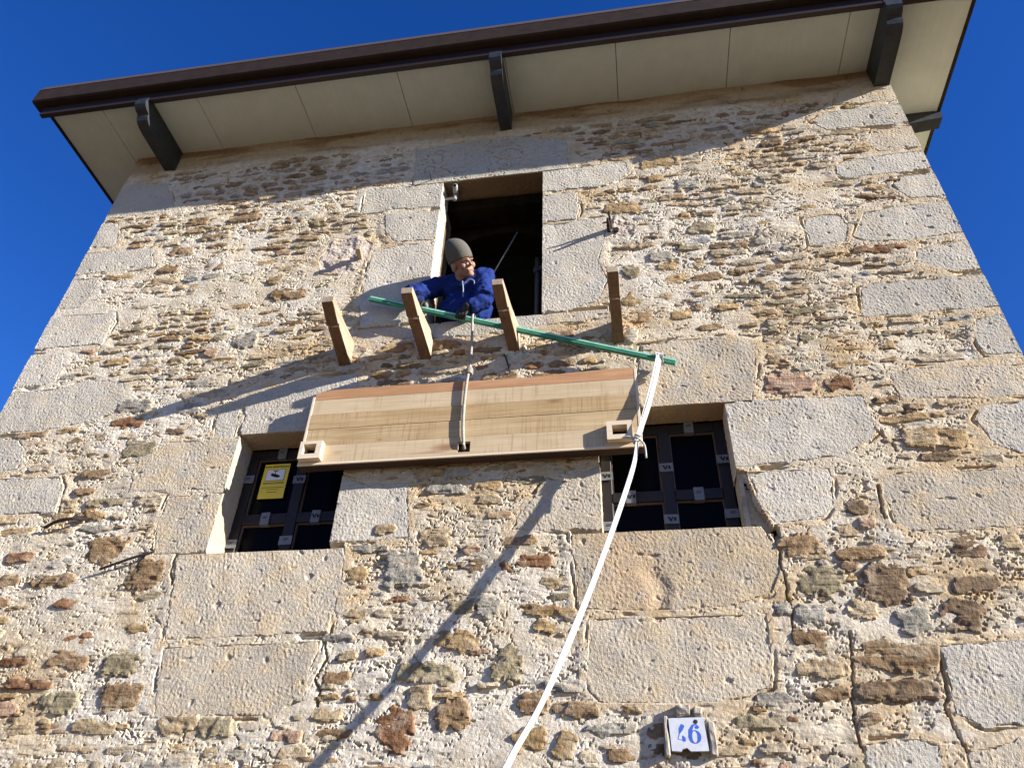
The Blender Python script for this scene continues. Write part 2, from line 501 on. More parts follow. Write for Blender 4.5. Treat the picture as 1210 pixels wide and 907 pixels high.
def wood_mat(name, c0, c1, axis=0, sawn=0.0, grain=1.0, rough=0.75, knots=0.0, bump=0.0015, spots=()):
    """grain along axis; sawn = strength of cross saw marks"""
    m, n, l, b = new_mat(name)
    geo = n.new('ShaderNodeNewGeometry')
    oi = n.new('ShaderNodeObjectInfo')
    cmb = n.new('ShaderNodeVectorMath'); cmb.operation = 'MULTIPLY_ADD'
    cmb.inputs[1].default_value = (17.3, 9.1, 23.7)
    l.new(oi.outputs['Random'], cmb.inputs[0]); l.new(geo.outputs['Position'], cmb.inputs[2])
    mp = n.new('ShaderNodeMapping')
    s = [48.0, 48.0, 48.0]; s[axis] = 2.2
    mp.inputs['Scale'].default_value = s
    l.new(cmb.outputs['Vector'], mp.inputs['Vector'])
    ns = n.new('ShaderNodeTexNoise'); ns.inputs['Scale'].default_value = grain; ns.inputs['Detail'].default_value = 7; ns.inputs['Roughness'].default_value = 0.6; ns.inputs['Distortion'].default_value = 0.6
    l.new(mp.outputs['Vector'], ns.inputs['Vector'])
    lo = n.new('ShaderNodeTexNoise'); lo.inputs['Scale'].default_value = 2.2; lo.inputs['Detail'].default_value = 3
    l.new(cmb.outputs['Vector'], lo.inputs['Vector'])
    av = n.new('ShaderNodeMath'); av.operation = 'MULTIPLY_ADD'; av.inputs[1].default_value = 0.6
    l.new(lo.outputs['Fac'], av.inputs[0]); l.new(ns.outputs['Fac'], av.inputs[2])
    rp = n.new('ShaderNodeMapRange'); rp.inputs['From Min'].default_value = 0.55; rp.inputs['From Max'].default_value = 1.05
    l.new(av.outputs[0], rp.inputs['Value'])
    mx = n.new('ShaderNodeMix'); mx.data_type = 'RGBA'
    mx.inputs[6].default_value = (*c0, 1); mx.inputs[7].default_value = (*c1, 1)
    l.new(rp.outputs['Result'], mx.inputs[0])
    outc = mx.outputs[2]
    hsum = ns.outputs['Fac']
    if sawn > 0:
        sm = n.new('ShaderNodeMapping'); ss = [2.5, 2.5, 2.5]; ss[axis] = 75.0
        sm.inputs['Scale'].default_value = ss
        l.new(cmb.outputs['Vector'], sm.inputs['Vector'])
        sn = n.new('ShaderNodeTexNoise'); sn.inputs['Scale'].default_value = 1.0; sn.inputs['Detail'].default_value = 3
        l.new(sm.outputs['Vector'], sn.inputs['Vector'])
        patch = n.new('ShaderNodeTexNoise'); patch.inputs['Scale'].default_value = 5.0
        l.new(cmb.outputs['Vector'], patch.inputs['Vector'])
        pr = n.new('ShaderNodeMapRange'); pr.inputs['From Min'].default_value = 0.4; pr.inputs['From Max'].default_value = 0.62
        l.new(patch.outputs['Fac'], pr.inputs['Value'])
        sr = n.new('ShaderNodeMapRange'); sr.inputs['From Min'].default_value = 0.36; sr.inputs['From Max'].default_value = 0.5
        sr.inputs['To Min'].default_value = 1.0; sr.inputs['To Max'].default_value = 0.0
        l.new(sn.outputs['Fac'], sr.inputs['Value'])
        ml = n.new('ShaderNodeMath'); ml.operation = 'MULTIPLY'
        l.new(pr.outputs['Result'], ml.inputs[0]); l.new(sr.outputs['Result'], ml.inputs[1])
        m2 = n.new('ShaderNodeMath'); m2.operation = 'MULTIPLY'; m2.inputs[1].default_value = sawn
        l.new(ml.outputs[0], m2.inputs[0])
        mx2 = n.new('ShaderNodeMix'); mx2.data_type = 'RGBA'
        mx2.inputs[7].default_value = (c0[0]*0.62, c0[1]*0.52, c0[2]*0.45, 1)
        l.new(m2.outputs[0], mx2.inputs[0]); l.new(outc, mx2.inputs[6])
        outc = mx2.outputs[2]
    if knots > 0:
        km = n.new('ShaderNodeMapping'); ks = [5.5, 5.5, 5.5]; ks[axis] = 1.9
        km.inputs['Scale'].default_value = ks
        l.new(cmb.outputs['Vector'], km.inputs['Vector'])
        vo = n.new('ShaderNodeTexVoronoi'); vo.inputs['Scale'].default_value = 1.0
        l.new(km.outputs['Vector'], vo.inputs['Vector'])
        kr = n.new('ShaderNodeMapRange'); kr.inputs['From Min'].default_value = 0.03; kr.inputs['From Max'].default_value = 0.17
        kr.inputs['To Min'].default_value = knots; kr.inputs['To Max'].default_value = 0.0
        l.new(vo.outputs['Distance'], kr.inputs['Value'])
        mx3 = n.new('ShaderNodeMix'); mx3.data_type = 'RGBA'
        mx3.inputs[7].default_value = (c0[0]*0.45, c0[1]*0.3, c0[2]*0.2, 1)
        l.new(kr.outputs['Result'], mx3.inputs[0]); l.new(outc, mx3.inputs[6])
        outc = mx3.outputs[2]
    for (kx, kz, rx, rz, st) in spots:        # single knots, with the grain drawn round them
        sb_ = n.new('ShaderNodeVectorMath'); sb_.operation = 'SUBTRACT'; sb_.inputs[1].default_value = (kx, 3.9, kz)
        l.new(geo.outputs['Position'], sb_.inputs[0])
        sc2 = n.new('ShaderNodeVectorMath'); sc2.operation = 'MULTIPLY'; sc2.inputs[1].default_value = (1/rx, 0, 1/rz)
        l.new(sb_.outputs['Vector'], sc2.inputs[0])
        ln = n.new('ShaderNodeVectorMath'); ln.operation = 'LENGTH'; l.new(sc2.outputs['Vector'], ln.inputs[0])
        ad = n.new('ShaderNodeMath'); ad.operation = 'MULTIPLY_ADD'; ad.inputs[1].default_value = 1.6
        l.new(ns.outputs['Fac'], ad.inputs[0]); l.new(ln.outputs['Value'], ad.inputs[2])
        kr2 = n.new('ShaderNodeMapRange'); kr2.inputs['From Min'].default_value = 0.9; kr2.inputs['From Max'].default_value = 1.9
        kr2.inputs['To Min'].default_value = st; kr2.inputs['To Max'].default_value = 0.0
        l.new(ad.outputs[0], kr2.inputs['Value'])
        mk = n.new('ShaderNodeMix'); mk.data_type = 'RGBA'; mk.inputs[7].default_value = (0.22, 0.085, 0.035, 1)
        l.new(kr2.outputs['Result'], mk.inputs[0]); l.new(outc, mk.inputs[6])
        outc = mk.outputs[2]
    l.new(outc, b.inputs['Base Color'])
    bp = n.new('ShaderNodeBump'); bp.inputs['Strength'].default_value = 0.5; bp.inputs['Distance'].default_value = bump
    l.new(hsum, bp.inputs['Height']); l.new(bp.outputs['Normal'], b.inputs['Normal'])
    b.inputs['Roughness'].default_value = rough
    b.inputs['Specular IOR Level'].default_value = 0.2
    return m

M_mortar = stone_mat('lime_mortar', 55, 0.010, 0.22)
M_ashlar = stone_mat('pecked_sandstone', 150, 0.009, 0.20)
M_rubble = stone_mat('rough_rubble_stone', 70, 0.012, 0.42)
M_soffit = plain_mat('soffit_panel_white', (0.52, 0.585, 0.55), 0.5, 0.2, noise=0.05, nscale=6)
M_gutter = plain_mat('brown_painted_sheet', (0.026, 0.017, 0.012), 0.65, 0.15, noise=0.25, nscale=9)
M_trim = plain_mat('dark_brown_trim', (0.02, 0.012, 0.011), 0.5, 0.4)
M_bracket = plain_mat('dark_slate_paint', (0.022, 0.027, 0.032), 0.5, 0.4, noise=0.3, nscale=14, bump=0.002, bscale=60)
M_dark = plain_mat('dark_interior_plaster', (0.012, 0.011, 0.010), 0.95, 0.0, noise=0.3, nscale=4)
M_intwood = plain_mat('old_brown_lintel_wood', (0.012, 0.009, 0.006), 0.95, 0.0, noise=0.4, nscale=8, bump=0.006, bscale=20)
M_beam = wood_mat('weathered_joist_wood', (0.24, 0.175, 0.115), (0.46, 0.38, 0.285), axis=1, sawn=0.3, knots=0.5)
M_beam_dark = wood_mat('shaded_joist_wood', (0.12, 0.072, 0.042), (0.23, 0.145, 0.09), axis=1, sawn=0.3, knots=0.3)
M_plank = wood_mat('fresh_sawn_oak', (0.32, 0.215, 0.105), (0.53, 0.40, 0.235), axis=0, sawn=0.45, knots=0.4, spots=[(-1.10, 4.225, 0.10, 0.035, 0.7), (-1.20, 4.195, 0.16, 0.014, 0.5), (-1.82, 4.235, 0.05, 0.018, 0.35), (-1.55, 4.318, 0.025, 0.010, 0.7), (-0.42, 4.532, 0.06, 0.02, 0.75), (-0.95, 4.53, 0.09, 0.012, 0.4)])
M_plank_tan = wood_mat('tan_sawn_oak', (0.30, 0.195, 0.09), (0.48, 0.35, 0.195), axis=0, sawn=0.5, knots=0.4, spots=[(-1.10, 4.225, 0.10, 0.035, 0.7), (-1.20, 4.195, 0.16, 0.014, 0.5), (-1.82, 4.235, 0.05, 0.018, 0.35), (-1.55, 4.318, 0.025, 0.010, 0.7), (-0.42, 4.532, 0.06, 0.02, 0.75), (-0.95, 4.53, 0.09, 0.012, 0.4)])
M_plank_pale = wood_mat('pale_sawn_oak', (0.42, 0.315, 0.19), (0.56, 0.445, 0.295), axis=0, sawn=0.45, knots=0.2, spots=[(-1.10, 4.225, 0.10, 0.035, 0.7), (-1.20, 4.195, 0.16, 0.014, 0.5), (-1.82, 4.235, 0.05, 0.018, 0.35), (-1.55, 4.318, 0.025, 0.010, 0.7), (-0.42, 4.532, 0.06, 0.02, 0.75), (-0.95, 4.53, 0.09, 0.012, 0.4)])
M_waney = wood_mat('reddish_waney_edge', (0.33, 0.165, 0.08), (0.50, 0.29, 0.155), axis=0, sawn=0.2, knots=0.4)
M_planed = wood_mat('planed_pale_wood', (0.58, 0.47, 0.34), (0.68, 0.58, 0.44), axis=0)
M_frame = plain_mat('dark_brown_window_frame', (0.016, 0.012, 0.011), 0.5, 0.3, noise=0.2, nscale=12)
M_bead = plain_mat('brown_glazing_bead', (0.10, 0.065, 0.05), 0.5, 0.3)
M_tape = plain_mat('silver_tape', (0.15, 0.155, 0.17), 0.45, 0.3, noise=0.2, nscale=60)
M_ink = plain_mat('black_print', (0.012, 0.012, 0.014), 0.6, 0.2)
M_glass = plain_mat('dark_window_glass', (0.003, 0.003, 0.004), 0.2, 0.04)
M_yellow = plain_mat('yellow_sign_plastic', (0.78, 0.60, 0.05), 0.45, 0.4)
M_white = plain_mat('white_print', (0.75, 0.75, 0.76), 0.5, 0.3)
M_blue_ink = plain_mat('blue_enamel', (0.05, 0.12, 0.55), 0.35, 0.4)
M_plate = plain_mat('white_glazed_tile', (0.55, 0.57, 0.62), 0.3, 0.4, noise=0.12, nscale=25)
M_mint = plain_mat('pale_mint_paint', (0.24, 0.48, 0.37), 0.5, 0.4, noise=0.2, nscale=25)  # lighter green for the strip along the lath's upper half
M_green = plain_mat('green_painted_lath', (0.05, 0.25, 0.17), 0.5, 0.4, noise=0.3, nscale=18)
M_webbing = plain_mat('white_webbing', (0.42, 0.42, 0.415), 0.9, 0.05, noise=0.10, nscale=45, bump=0.001, bscale=300)
M_rope = plain_mat('pale_braided_rope', (0.30, 0.28, 0.25), 0.9, 0.1, noise=0.55, nscale=140, bump=0.003, bscale=180)
M_iron = plain_mat('rusty_iron', (0.035, 0.024, 0.02), 0.8, 0.3, noise=0.4, nscale=60, bump=0.002, bscale=120)
M_steel = plain_mat('dull_galvanised_steel', (0.10, 0.105, 0.115), 0.6, 0.3, noise=0.2, nscale=30, metal=0.6)
M_camwhite = plain_mat('pale_camera_housing', (0.26, 0.265, 0.275), 0.45, 0.4)
M_jacket = plain_mat('royal_blue_cloth', (0.008, 0.022, 0.13), 0.85, 0.15, noise=0.15, nscale=30, bump=0.003, bscale=45)
M_navy = plain_mat('navy_cloth', (0.006, 0.010, 0.05), 0.9, 0.1, bump=0.002, bscale=90)
M_seam = plain_mat('grey_zip_tape', (0.22, 0.24, 0.30), 0.6, 0.3)
M_skin = plain_mat('weathered_skin', (0.30, 0.17, 0.122), 0.6, 0.25, noise=0.15, nscale=40, bump=0.0015, bscale=120)
M_hat = plain_mat('grey_knit', (0.105, 0.098, 0.085), 0.95, 0.05, noise=0.2, nscale=90, bump=0.003, bscale=220)
M_glove = plain_mat('black_work_glove', (0.018, 0.018, 0.020), 0.7, 0.3, bump=0.002, bscale=150)
M_hair = plain_mat('grey_hair', (0.25, 0.23, 0.2), 0.8, 0.2)
M_brow = plain_mat('dark_brow_hair', (0.05, 0.035, 0.025), 0.8, 0.2)
M_ground = plain_mat('pale_paving', (0.15, 0.10, 0.055), 0.9, 0.2, noise=0.2, nscale=0.6, bump=0.01, bscale=8)
M_cement = stone_mat('grey_cement', 60, 0.012, 0.25)

# ------------------------------------------------------------------ ground
bm = bmesh.new()
bmesh.ops.create_grid(bm, x_segments=8, y_segments=8, size=600)
g = bm_obj('ground', bm, M_ground)
g['kind'] = 'structure'

# ------------------------------------------------------------------ the stone house
house = empty('stone_house', (-1.08, 4.0, 0.0), 'old rubble stone house with pale ashlar corners, three openings and wide white eaves', 'house')

# ---- front wall: mortar field
rng = np.random.default_rng(7)
random.seed(11)

CELL = 0.0085
def lines(a, b, step, fixed):
    xs = list(np.arange(a, b, step)) + [b]
    for f in fixed:
        i = int(np.argmin(np.abs(np.array(xs)-f)))
        xs[i] = f
    return np.array(sorted(set(xs)))

# push block corners that lie on a wall corner or an opening edge beyond it: those edges are cut straight
def fix_block(poly):
    cx = sum(p[0] for p in poly)/len(poly); cz = sum(p[1] for p in poly)/len(poly)
    out = []
    for x, z in poly:
        if x > XR-0.11: x = XR+0.08
        if x < XL+0.09: x = XL-0.08
        for (a, b, c, d) in OPEN:
            if c-0.1 < cz < d+0.1:
                if cx < a and a-0.07 < x < a+0.25: x = a+0.06
                if cx > b and b-0.25 < x < b+0.075: x = b-0.06
            if a-0.35 < cx < b+0.35:
                if cz > d and d-0.1 < z < d+0.055: z = d-0.05
                if cz < c and c-0.055 < z < c+0.1: z = c+0.05
        out.append((x, z))
    return out
broken = [(0.6, 4.03), (0.70, 4.0), (0.70, 3.93), (0.725, 3.80), (0.80, 3.60), (0.60, 3.60)]
BL = []
for t, p in BLOCKS:
    if abs(p[0][0]-0.681) < 1e-6:
        BL.append((t, p))             # the chipped jamb stone keeps its broken edge
    else:
        BL.append((t, fix_block(p)))

xs = lines(XL, XR, CELL, [UW[0], UW[1], LW[0], LW[1], RW[0], RW[1]])
zs = lines(2.28, ZT, CELL, [UW[2], UW[3], LW[2], LW[3], RW[2], RW[3]])
GX, GZ = np.meshgrid(xs, zs)

def smooth_mask(x, z):
    """1 where the mortar was trowelled smooth"""
    s = 0.85*sstep(0.30, 0.62, fbm(x*0.9+3.1, z*1.1, 91, 3))
    s = np.maximum(s, sstep(7.66, 7.74, z + 0.02*gn(x*3, z*3, 5)))
    s = np.maximum(s, sstep(0.55, 0.15, np.hypot((x+3.95)/0.7, (z-2.98)/0.3)))
    s = np.maximum(s, sstep(0.55, 0.15, np.hypot((x+0.65)/0.35, (z-3.1)/0.35)))
    s = np.maximum(s, sstep(0.55, 0.15, np.hypot((x-2.25)/0.3, (z-3.15)/0.3))*0.8)
    s = np.maximum(s, sstep(0.55, 0.15, np.hypot((x-1.95)/0.35, (z-4.9)/0.25))*0.7)
    return s

def mortar_h(x, z, sm):
    wx = x + 0.03*gn(x*7, z*7, 31); wz = z + 0.02*gn(x*7, z*7, 32)
    h = 0.010*fbm(x*1.7, z*1.9, 1, 3)
    h = h + (1-0.75*sm)*(0.0048*fbm(wx*6, wz*17, 2, 3))
    rough = (1-0.82*sm)
    patch = sstep(-0.25, 0.35, gn(x*2.7, z*3.6, 14))
    h = h + rough*(0.25+0.75*patch)*(0.0031*(np.abs(gn(wx*14, wz*42, 3))-0.25) + 0.0018*gn(wx*26, wz*78, 4))
    # crevices: thin, mostly level breaks
    n1 = gn(wx*6.0, wz*19, 6) + 0.35*gn(wx*22, wz*38, 7)
    m1 = sstep(-0.05, 0.25, gn(x*4.3, z*6.0, 8))
    h = h - rough*0.020*m1*sstep(0.085, 0.0, np.abs(n1))
    n2 = gn(wx*11, wz*27, 9) + 0.3*gn(wx*36, wz*60, 10)
    m2 = sstep(0.0, 0.3, gn(x*7+9, z*9, 11))
    h = h - rough*0.011*m2*sstep(0.065, 0.0, np.abs(n2))
    # pock holes
    n3 = gn(wx*14, wz*34, 12)
    h = h - rough*0.012*sstep(0.66, 0.76, n3)
    n5 = gn(wx*15+7, wz*19, 18) + 0.35*gn(wx*37, wz*41, 19)
    h = h - rough*0.006*sstep(0.06, 0.0, np.abs(n5))*sstep(-0.05, 0.25, gn(x*3.7+2, z*4.4, 20))
    # curved shrinkage cracks, also through the trowelled areas
    n4 = gn(wx*4.2+3, wz*7.5, 15) + 0.3*gn(wx*13, wz*19, 16)
    h = h - 0.016*sstep(0.035, 0.0, np.abs(n4))*sstep(-0.1, 0.2, gn(x*3.1+4, z*3.7, 17))
    return h

sm = smooth_mask(GX, GZ)
H = mortar_h(GX, GZ, sm)
SDMAX = np.full(GX.shape, -1.0)
for t, p in BL:
    pa = np.array(p)
    i0, i1 = np.searchsorted(xs, [pa[:, 0].min()-0.12, pa[:, 0].max()+0.12])
    j0, j1 = np.searchsorted(zs, [pa[:, 1].min()-0.12, pa[:, 1].max()+0.12])
    if i1 <= i0 or j1 <= j0: continue
    sub = (slice(j0, j1), slice(i0, i1))
    sd = poly_sd(GX[sub], GZ[sub], p)
    SDMAX[sub] = np.maximum(SDMAX[sub], sd)
# mortar smeared level round the blocks, with cracks opening along parts of the joint
near = sstep(-0.07, -0.012, SDMAX)
H = H*(1-0.65*near) + 0.003*near
crk = sstep(0.12, 0.4, gn(GX*4.1, GZ*4.7, 41))*np.exp(-((SDMAX+0.004+0.006*gn(GX*25, GZ*25, 42))/0.007)**2)
H = H - 0.022*crk
H = H - 0.03*sstep(0.012, 0.03, SDMAX)
sdb = poly_sd(GX, GZ, broken)
for c in CRACKS:
    pa = np.array(c)
    i0, i1 = np.searchsorted(xs, [pa[:, 0].min()-0.05, pa[:, 0].max()+0.05]); j0, j1 = np.searchsorted(zs, [pa[:, 1].min()-0.05, pa[:, 1].max()+0.05])
    if i1 <= i0 or j1 <= j0: continue
    sub = (slice(j0, j1), slice(i0, i1))
    wx_ = GX[sub]+0.012*gn(GX[sub]*16, GZ[sub]*16, 44); wz_ = GZ[sub]+0.012*gn(GX[sub]*16, GZ[sub]*16, 45)
    dd = np.full(wx_.shape, 9.0)
    for (ax, az), (bx_, bz_) in zip(c[:-1], c[1:]):
        ex, ez = bx_-ax, bz_-az
        t_ = np.clip(((wx_-ax)*ex+(wz_-az)*ez)/(ex*ex+ez*ez+1e-9), 0, 1)
        dd = np.minimum(dd, np.hypot(wx_-ax-t_*ex, wz_-az-t_*ez))
    H[sub] -= 0.035*sstep(0.0085, 0.003, dd)
H = np.where(sdb > 0, -0.05+0.3*H, H)
# opening between stones at the right window's foot and a putlog hole
H = H - 0.10*sstep(0.035, 0.02, np.hypot((GX-0.80)/0.5, (GZ-3.60)/1.6))
H = H - 0.12*sstep(0.05, 0.03, np.hypot(GX-1.69, (GZ-4.37)/0.8))
H = H - 0.10*sstep(0.05, 0.03, np.hypot((GX+0.06)/1.3, (GZ-6.80)))

def mortar_col(x, z, sm, sd):
    a = fbm(x*0.8, z*0.9, 51, 3); b = fbm(x*3.1, z*4.1, 52, 4); c = fbm(x*14, z*20, 53, 3)
    cream = np.array([0.53, 0.455, 0.345]); white = np.array([0.60, 0.545, 0.46]); ochre = np.array([0.48, 0.355, 0.21]); tan = np.array([0.42, 0.335, 0.23])
    w = 0.75*sstep(0.05, 0.6, -a*0.8 + b*0.6 + 0.15*sm - 0.05*x)[..., None]
    o = sstep(0.02, 0.50, a*0.55 - b*0.5 + 0.05*x - 0.02*(z-4))[..., None]
    t = sstep(0.1, 0.5, c)[..., None]
    C = cream*(1-w) + white*w
    C = C*(1-o) + ochre*o
    C = C*(1-0.4*t) + tan*0.4*t
    # ochre pointing in the joints between ashlars, lower right
    jn = (sstep(-0.06, -0.01, sd)*sstep(0.1, 0.5, b+0.25+0.1*(x-0)-0.1*(z-3.2)))[..., None]*0.7
    C = C*(1-jn) + ochre*jn
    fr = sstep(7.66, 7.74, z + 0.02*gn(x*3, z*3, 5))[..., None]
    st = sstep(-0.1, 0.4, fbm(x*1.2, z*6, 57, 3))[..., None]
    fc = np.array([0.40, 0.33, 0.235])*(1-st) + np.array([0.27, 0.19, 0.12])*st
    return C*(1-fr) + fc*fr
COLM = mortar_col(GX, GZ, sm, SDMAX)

def grid_faces(keep):
    """quads of a grid whose cell mask is keep (nz-1, nx-1)"""
    nz, nx = keep.shape[0]+1, keep.shape[1]+1
    idx = np.arange(nz*nx).reshape(nz, nx)
    F = np.stack([idx[:-1, :-1], idx[:-1, 1:], idx[1:, 1:], idx[1:, :-1]], -1)[keep]
    used = np.unique(F)
    remap = np.full(nz*nx, -1, dtype=np.int64); remap[used] = np.arange(len(used))
    return remap[F], used

CX = (GX[:-1, :-1]+GX[1:, 1:])/2; CZ = (GZ[:-1, :-1]+GZ[1:, 1:])/2
keep = SDMAX[:-1, :-1] < 0.05
for (a, b, c, d) in OPEN:
    keep &= ~((CX > a) & (CX < b) & (CZ > c) & (CZ < d))
F, used = grid_faces(keep)
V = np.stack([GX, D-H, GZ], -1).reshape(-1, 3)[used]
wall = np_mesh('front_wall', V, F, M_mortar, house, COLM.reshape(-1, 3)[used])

# lower part of the wall, below the picture, coarse
lx = np.arange(XL, XR+0.001, (XR-XL)/220); lz = np.arange(0, 2.29, 0.03)
AX, AZ = np.meshgrid(lx, lz)
AH = mortar_h(AX, AZ, smooth_mask(AX, AZ)) - 0.004
F, used = grid_faces(np.ones((len(lz)-1, len(lx)-1), dtype=bool))
np_mesh('wall_base', np.stack([AX, D-AH, AZ], -1).reshape(-1, 3), F, M_mortar, house, mortar_col(AX, AZ, smooth_mask(AX, AZ), AX*0-1).reshape(-1, 3))

# ---- ashlar blocks
TONE = {'w': (0.48, 0.44, 0.375), 'g': (0.445, 0.41, 0.35), 'b': (0.47, 0.405, 0.315), 'o': (0.44, 0.36, 0.255), 'p': (0.50, 0.42, 0.355), 'L': (0.42, 0.395, 0.34)}
def ashlar(idx, tone, poly):
    pa = np.array(poly)
    x0, x1, z0, z1 = pa[:, 0].min()-0.014, pa[:, 0].max()+0.014, pa[:, 1].min()-0.014, pa[:, 1].max()+0.014
    cx, cz = pa[:, 0].mean(), pa[:, 1].mean()
    cutL = cutR = cutT = cutB = 0.0
    jit = 0.004*random.uniform(-1, 1)
    if x0 < XL: x0 = XL-0.004+jit; cutL = 0.14
    if x1 > XR: x1 = XR+0.004+jit; cutR = 0.14
    for (a, b, c, d) in OPEN:
        if x1 > a and x0 < b and z1 > c and z0 < d:
            if cz > c and cz < d:
                if cx < a: x1 = a+jit*0.5+0.002; cutR = 0.2
                else: x0 = b-jit*0.5-0.002; cutL = 0.2
            elif cz > d: z0 = d-0.002; cutB = 0.2
            else: z1 = c+0.002; cutT = 0.2
    nx = max(3, int((x1-x0)/0.0066)); nz = max(3, int((z1-z0)/0.0066))
    gx = np.linspace(x0, x1, nx+1); gz = np.linspace(z0, z1, nz+1)
    X, Zz = np.meshgrid(gx, gz)
    sd = poly_sd(X, Zz, poly) + 0.015*fbm(X*10, Zz*10, 61+idx, 3) + 0.006*gn(X*45, Zz*45, 62)
    s = 100+idx*7
    rough = tone == 'p'
    pk = 0.0025 if tone != 'L' else 0.0022
    h = 0.003 + 0.002*random.uniform(-1, 1) + 0.005*fbm(X*3.2, Zz*3.2, s, 3)
    # individual tool marks, slightly slanting
    wv = gn(X*5, Zz*5, s+9)*0.5
    h = h + pk*(0.65+0.35*sstep(-0.3, 0.3, gn(X*6, Zz*6, s+8)))*(gn(X*66+Zz*18+wv, Zz*52, s+1)) + pk*0.7*np.abs(gn(X*92, Zz*76+X*14, s+2))
    h = h - 0.008*sstep(0.58, 0.8, gn(X*13, Zz*19, s+3))*(1.0 if tone != 'w' else 0.5)
    if rough: h = h + 0.012*fbm(X*9, Zz*11, s+4, 3)
    if tone == 'o':
        h = h - 0.012*sstep(0.08, 0.0, np.abs(X-0.09-0.25*(3.4-Zz)+0.05*gn(X*3, Zz*9, 3)))*sstep(3.55, 3.3, Zz)
    if tone == 'L':     # cracked, scored lintel
        e = np.abs(gn(X*7, Zz*15, 71))
        h = h - 0.014*sstep(0.06, 0.0, e)*sstep(-0.1, 0.1, gn(X*3, Zz*3, 72))
        e2 = np.abs(gn(X*13+4, Zz*9, 73))
        h = h - 0.006*sstep(0.06, 0.0, e2)*sstep(0.0, 0.2, gn(X*4, Zz*4, 74))
    h = h - 0.030*(1-sstep(0.0, 0.016, sd))
    F, used = grid_faces(((sd[:-1, :-1]+sd[1:, 1:])/2) > -0.010)
    base = np.array(TONE[tone])*(1+0.07*random.uniform(-1, 1))
    a = fbm(X*2.3+idx, Zz*2.3, 81, 4)[..., None]; b = fbm(X*6+idx, Zz*9, 82, 4)[..., None]
    C = np.ones(X.shape+(1,))*base
    C = C*(1+0.10*a) 
    warm = sstep(0.1, 0.6, b)*(0.55 if tone in 'bop' else 0.25)
    C = C*(1-warm) + np.array([0.52, 0.40, 0.25])*warm
    if tone == 'o':
        rr = sstep(0.25, 0.05, np.abs(X-0.0-0.15*(3.4-Zz)))[..., None]*0.4
        C = C*(1-rr) + np.array([0.47, 0.31, 0.18])*rr
    grey = sstep(0.25, 0.7, -b)*0.35
    C = C*(1-grey) + np.array([0.34, 0.33, 0.31])*grey
    Vv = np.stack([X, D-h, Zz], -1).reshape(-1, 3)
    Cc = C.reshape(-1, 3)
    VV = [Vv[used]]; CC = [Cc[used]]; FF = [F]; n = len(used)
    remap = np.full(len(Vv), -1, dtype=np.int64); remap[used] = np.arange(n)
    full = np.arange(len(Vv)).reshape(X.shape)
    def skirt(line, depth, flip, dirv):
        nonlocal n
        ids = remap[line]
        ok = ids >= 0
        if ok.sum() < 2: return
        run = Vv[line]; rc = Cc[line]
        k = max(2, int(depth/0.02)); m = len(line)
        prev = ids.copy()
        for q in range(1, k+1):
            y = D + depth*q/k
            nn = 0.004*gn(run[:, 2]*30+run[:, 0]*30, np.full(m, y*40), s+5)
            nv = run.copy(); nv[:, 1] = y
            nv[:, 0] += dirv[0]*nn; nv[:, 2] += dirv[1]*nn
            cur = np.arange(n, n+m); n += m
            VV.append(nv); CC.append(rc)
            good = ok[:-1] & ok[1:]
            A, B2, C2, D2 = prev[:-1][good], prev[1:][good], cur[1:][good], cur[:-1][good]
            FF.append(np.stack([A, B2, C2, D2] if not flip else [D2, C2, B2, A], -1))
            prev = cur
    if cutR: skirt(full[:, -1], cutR, True, (1, 0))
    if cutL: skirt(full[:, 0], cutL, False, (1, 0))
    if cutB:          # lintel undersides darkened in colour for their shade, with some brown staining
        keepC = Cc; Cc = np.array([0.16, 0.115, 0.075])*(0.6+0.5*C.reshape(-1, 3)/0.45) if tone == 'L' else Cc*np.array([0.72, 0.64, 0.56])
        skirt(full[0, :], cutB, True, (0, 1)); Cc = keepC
    if cutT: skirt(full[-1, :], cutT, False, (0, 1))
    return np_mesh('ashlar_block', np.concatenate(VV), np.concatenate(FF), M_ashlar, wall, np.concatenate(CC))
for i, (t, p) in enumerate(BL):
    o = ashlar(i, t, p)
    if t == 'L': o['label'] = 'dark cracked lintel stone over the upper window'
    if t == 'o': o['label'] = 'orange stained sill stone under the right window'

# ---- rubble stones
PAL = {'rust': (0.22, 0.115, 0.06), 'brown': (0.255, 0.17, 0.095), 'tan': (0.38, 0.29, 0.18), 'ochre': (0.36, 0.25, 0.13),
       'olive': (0.28, 0.235, 0.15), 'grey': (0.32, 0.295, 0.245), 'dark': (0.19, 0.13, 0.08), 'pink': (0.36, 0.24, 0.165), 'cream': (0.44, 0.365, 0.26), 'slate': (0.28, 0.285, 0.28)}
def sd_blocks(x, z):
    x = np.atleast_1d(np.float64(x)); z = np.atleast_1d(np.float64(z))
    m = -1.0
    for t, p in BL:
        pa = BB[id(p)]
        if x.max() < pa[0]-0.05 or x.min() > pa[1]+0.05 or z.max() < pa[2]-0.05 or z.min() > pa[3]+0.05: continue
        m = max(m, float(poly_sd(x, z, p).max()))
    return m
BB = {}
for t, p in BL:
    a = np.array(p); BB[id(p)] = (a[:, 0].min(), a[:, 0].max(), a[:, 1].min(), a[:, 1].max())
def in_open(x, z, w, h):
    return any(x+w/2 > a-0.01 and x-w/2 < b+0.01 and z+h/2 > c-0.01 and z-h/2 < d+0.01 for (a, b, c, d) in OPEN)

